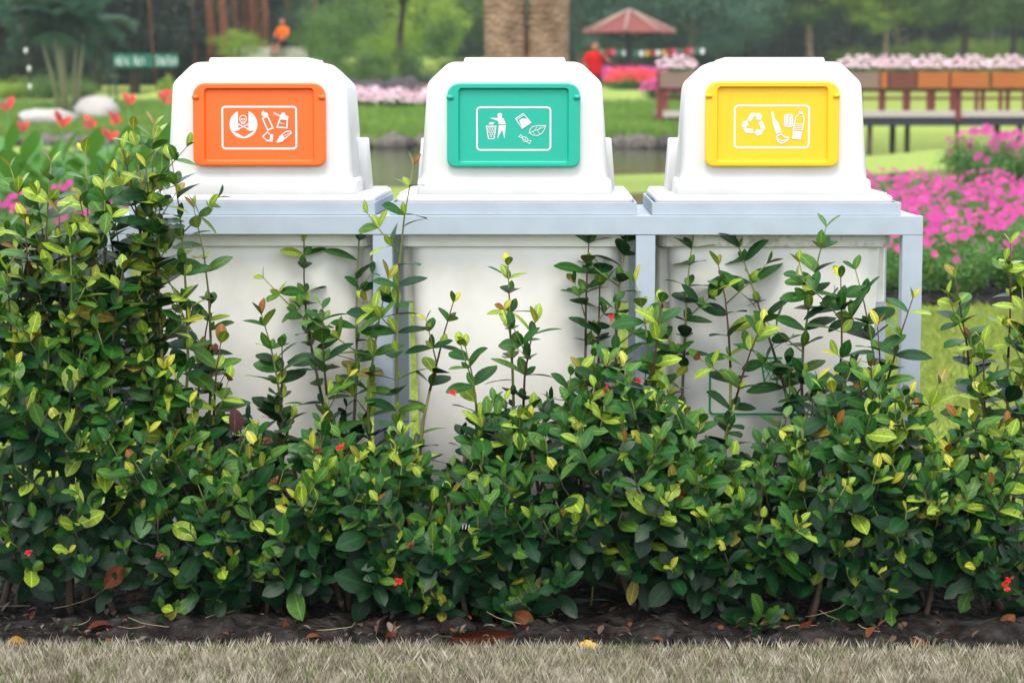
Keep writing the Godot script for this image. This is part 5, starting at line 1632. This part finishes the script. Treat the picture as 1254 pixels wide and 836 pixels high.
	for i in 60:
		var d := rng.randf_range(92, 100)
		var x := rng.randf_range(-0.34, -0.10) * d
		var s := rng.randf_range(1.8, 3.2)
		xfs.append(Transform3D(Basis(Vector3.UP, rng.randf() * TAU).scaled(Vector3(s, s, s)), Vector3(x, terrain(x, d) + rng.randf_range(0.2, 6.0), EYE.z - d)))
		cols.append(Color(1, 1, 1) * rng.randf_range(0.5, 0.8))
	meta(scatter("far_wood", crown_meshes[0], M.leaf_wood, xfs, cols, self), "dark wood closing the view behind the park", "wood")

func _ready() -> void:
	rng.seed = 20240611
	# camera
	cam = Camera3D.new()
	cam.name = "camera"
	add_child(cam)
	cam.fov = rad_to_deg(2.0 * atan(418.0 / F))
	cam.near = 0.05
	cam.far = 3000.0
	cam.position = EYE
	cam.rotation_degrees = Vector3(-PITCH, YAW, 0.0)
	var lens := CameraAttributesPhysical.new()
	lens.frustum_focal_length = 85.0
	lens.exposure_aperture = 85.0 / 15.0
	lens.frustum_focus_distance = 5.35
	cam.attributes = lens
	cam.fov = rad_to_deg(2.0 * atan(418.0 / F))
	# sky and sun
	var sky := ProceduralSkyMaterial.new()
	sky.sky_top_color = Color(0.84, 0.88, 0.95)
	sky.sky_horizon_color = Color(0.99, 0.99, 1.0)
	sky.sky_curve = 0.25
	sky.ground_bottom_color = Color(0.35, 0.36, 0.3)
	sky.ground_horizon_color = Color(0.8, 0.82, 0.8)
	env = Environment.new()
	env.background_mode = Environment.BG_SKY
	env.sky = Sky.new()
	env.sky.sky_material = sky
	env.tonemap_mode = Environment.TONE_MAPPER_LINEAR
	env.tonemap_exposure = 2.32
	env.fog_enabled = true
	env.fog_density = 0.0005
	env.fog_light_color = Color(0.90, 0.94, 0.95)
	env.sdfgi_enabled = true
	env.ssao_enabled = true
	env.ssil_enabled = true
	var we := WorldEnvironment.new()
	we.name = "world_environment"
	we.environment = env
	add_child(we)
	var sun := DirectionalLight3D.new()
	sun.name = "sun"
	sun.light_energy = 0.45
	sun.light_color = Color(1.0, 0.975, 0.93)
	sun.light_angular_distance = 30.0
	sun.shadow_enabled = true
	sun.rotation_degrees = Vector3(-60, -10, 0)
	add_child(sun)
	# setting, then objects
	make_materials()
	mat("red_petal_far", Color(0.85, 0.20, 0.20), 0.7)
	make_leaves()
	make_plants()
	mat("leaf_canna_plain", Color(0.27, 0.48, 0.15), 0.5).backlight_enabled = true
	M.leaf_canna_plain.backlight = Color(0.3, 0.45, 0.15)
	mat("palm_stem", Color(0.50, 0.50, 0.36), 0.7)
	tone("leaf_palm", Color(0.23, 0.38, 0.31))
	build_ground()
	build_stand()
	build_bins()
	build_hedge()
	build_bridge()
	build_trees()
	build_palm()
	build_far_bank()
	build_flowers()
	build_people()
	build_grass()
	build_litter()
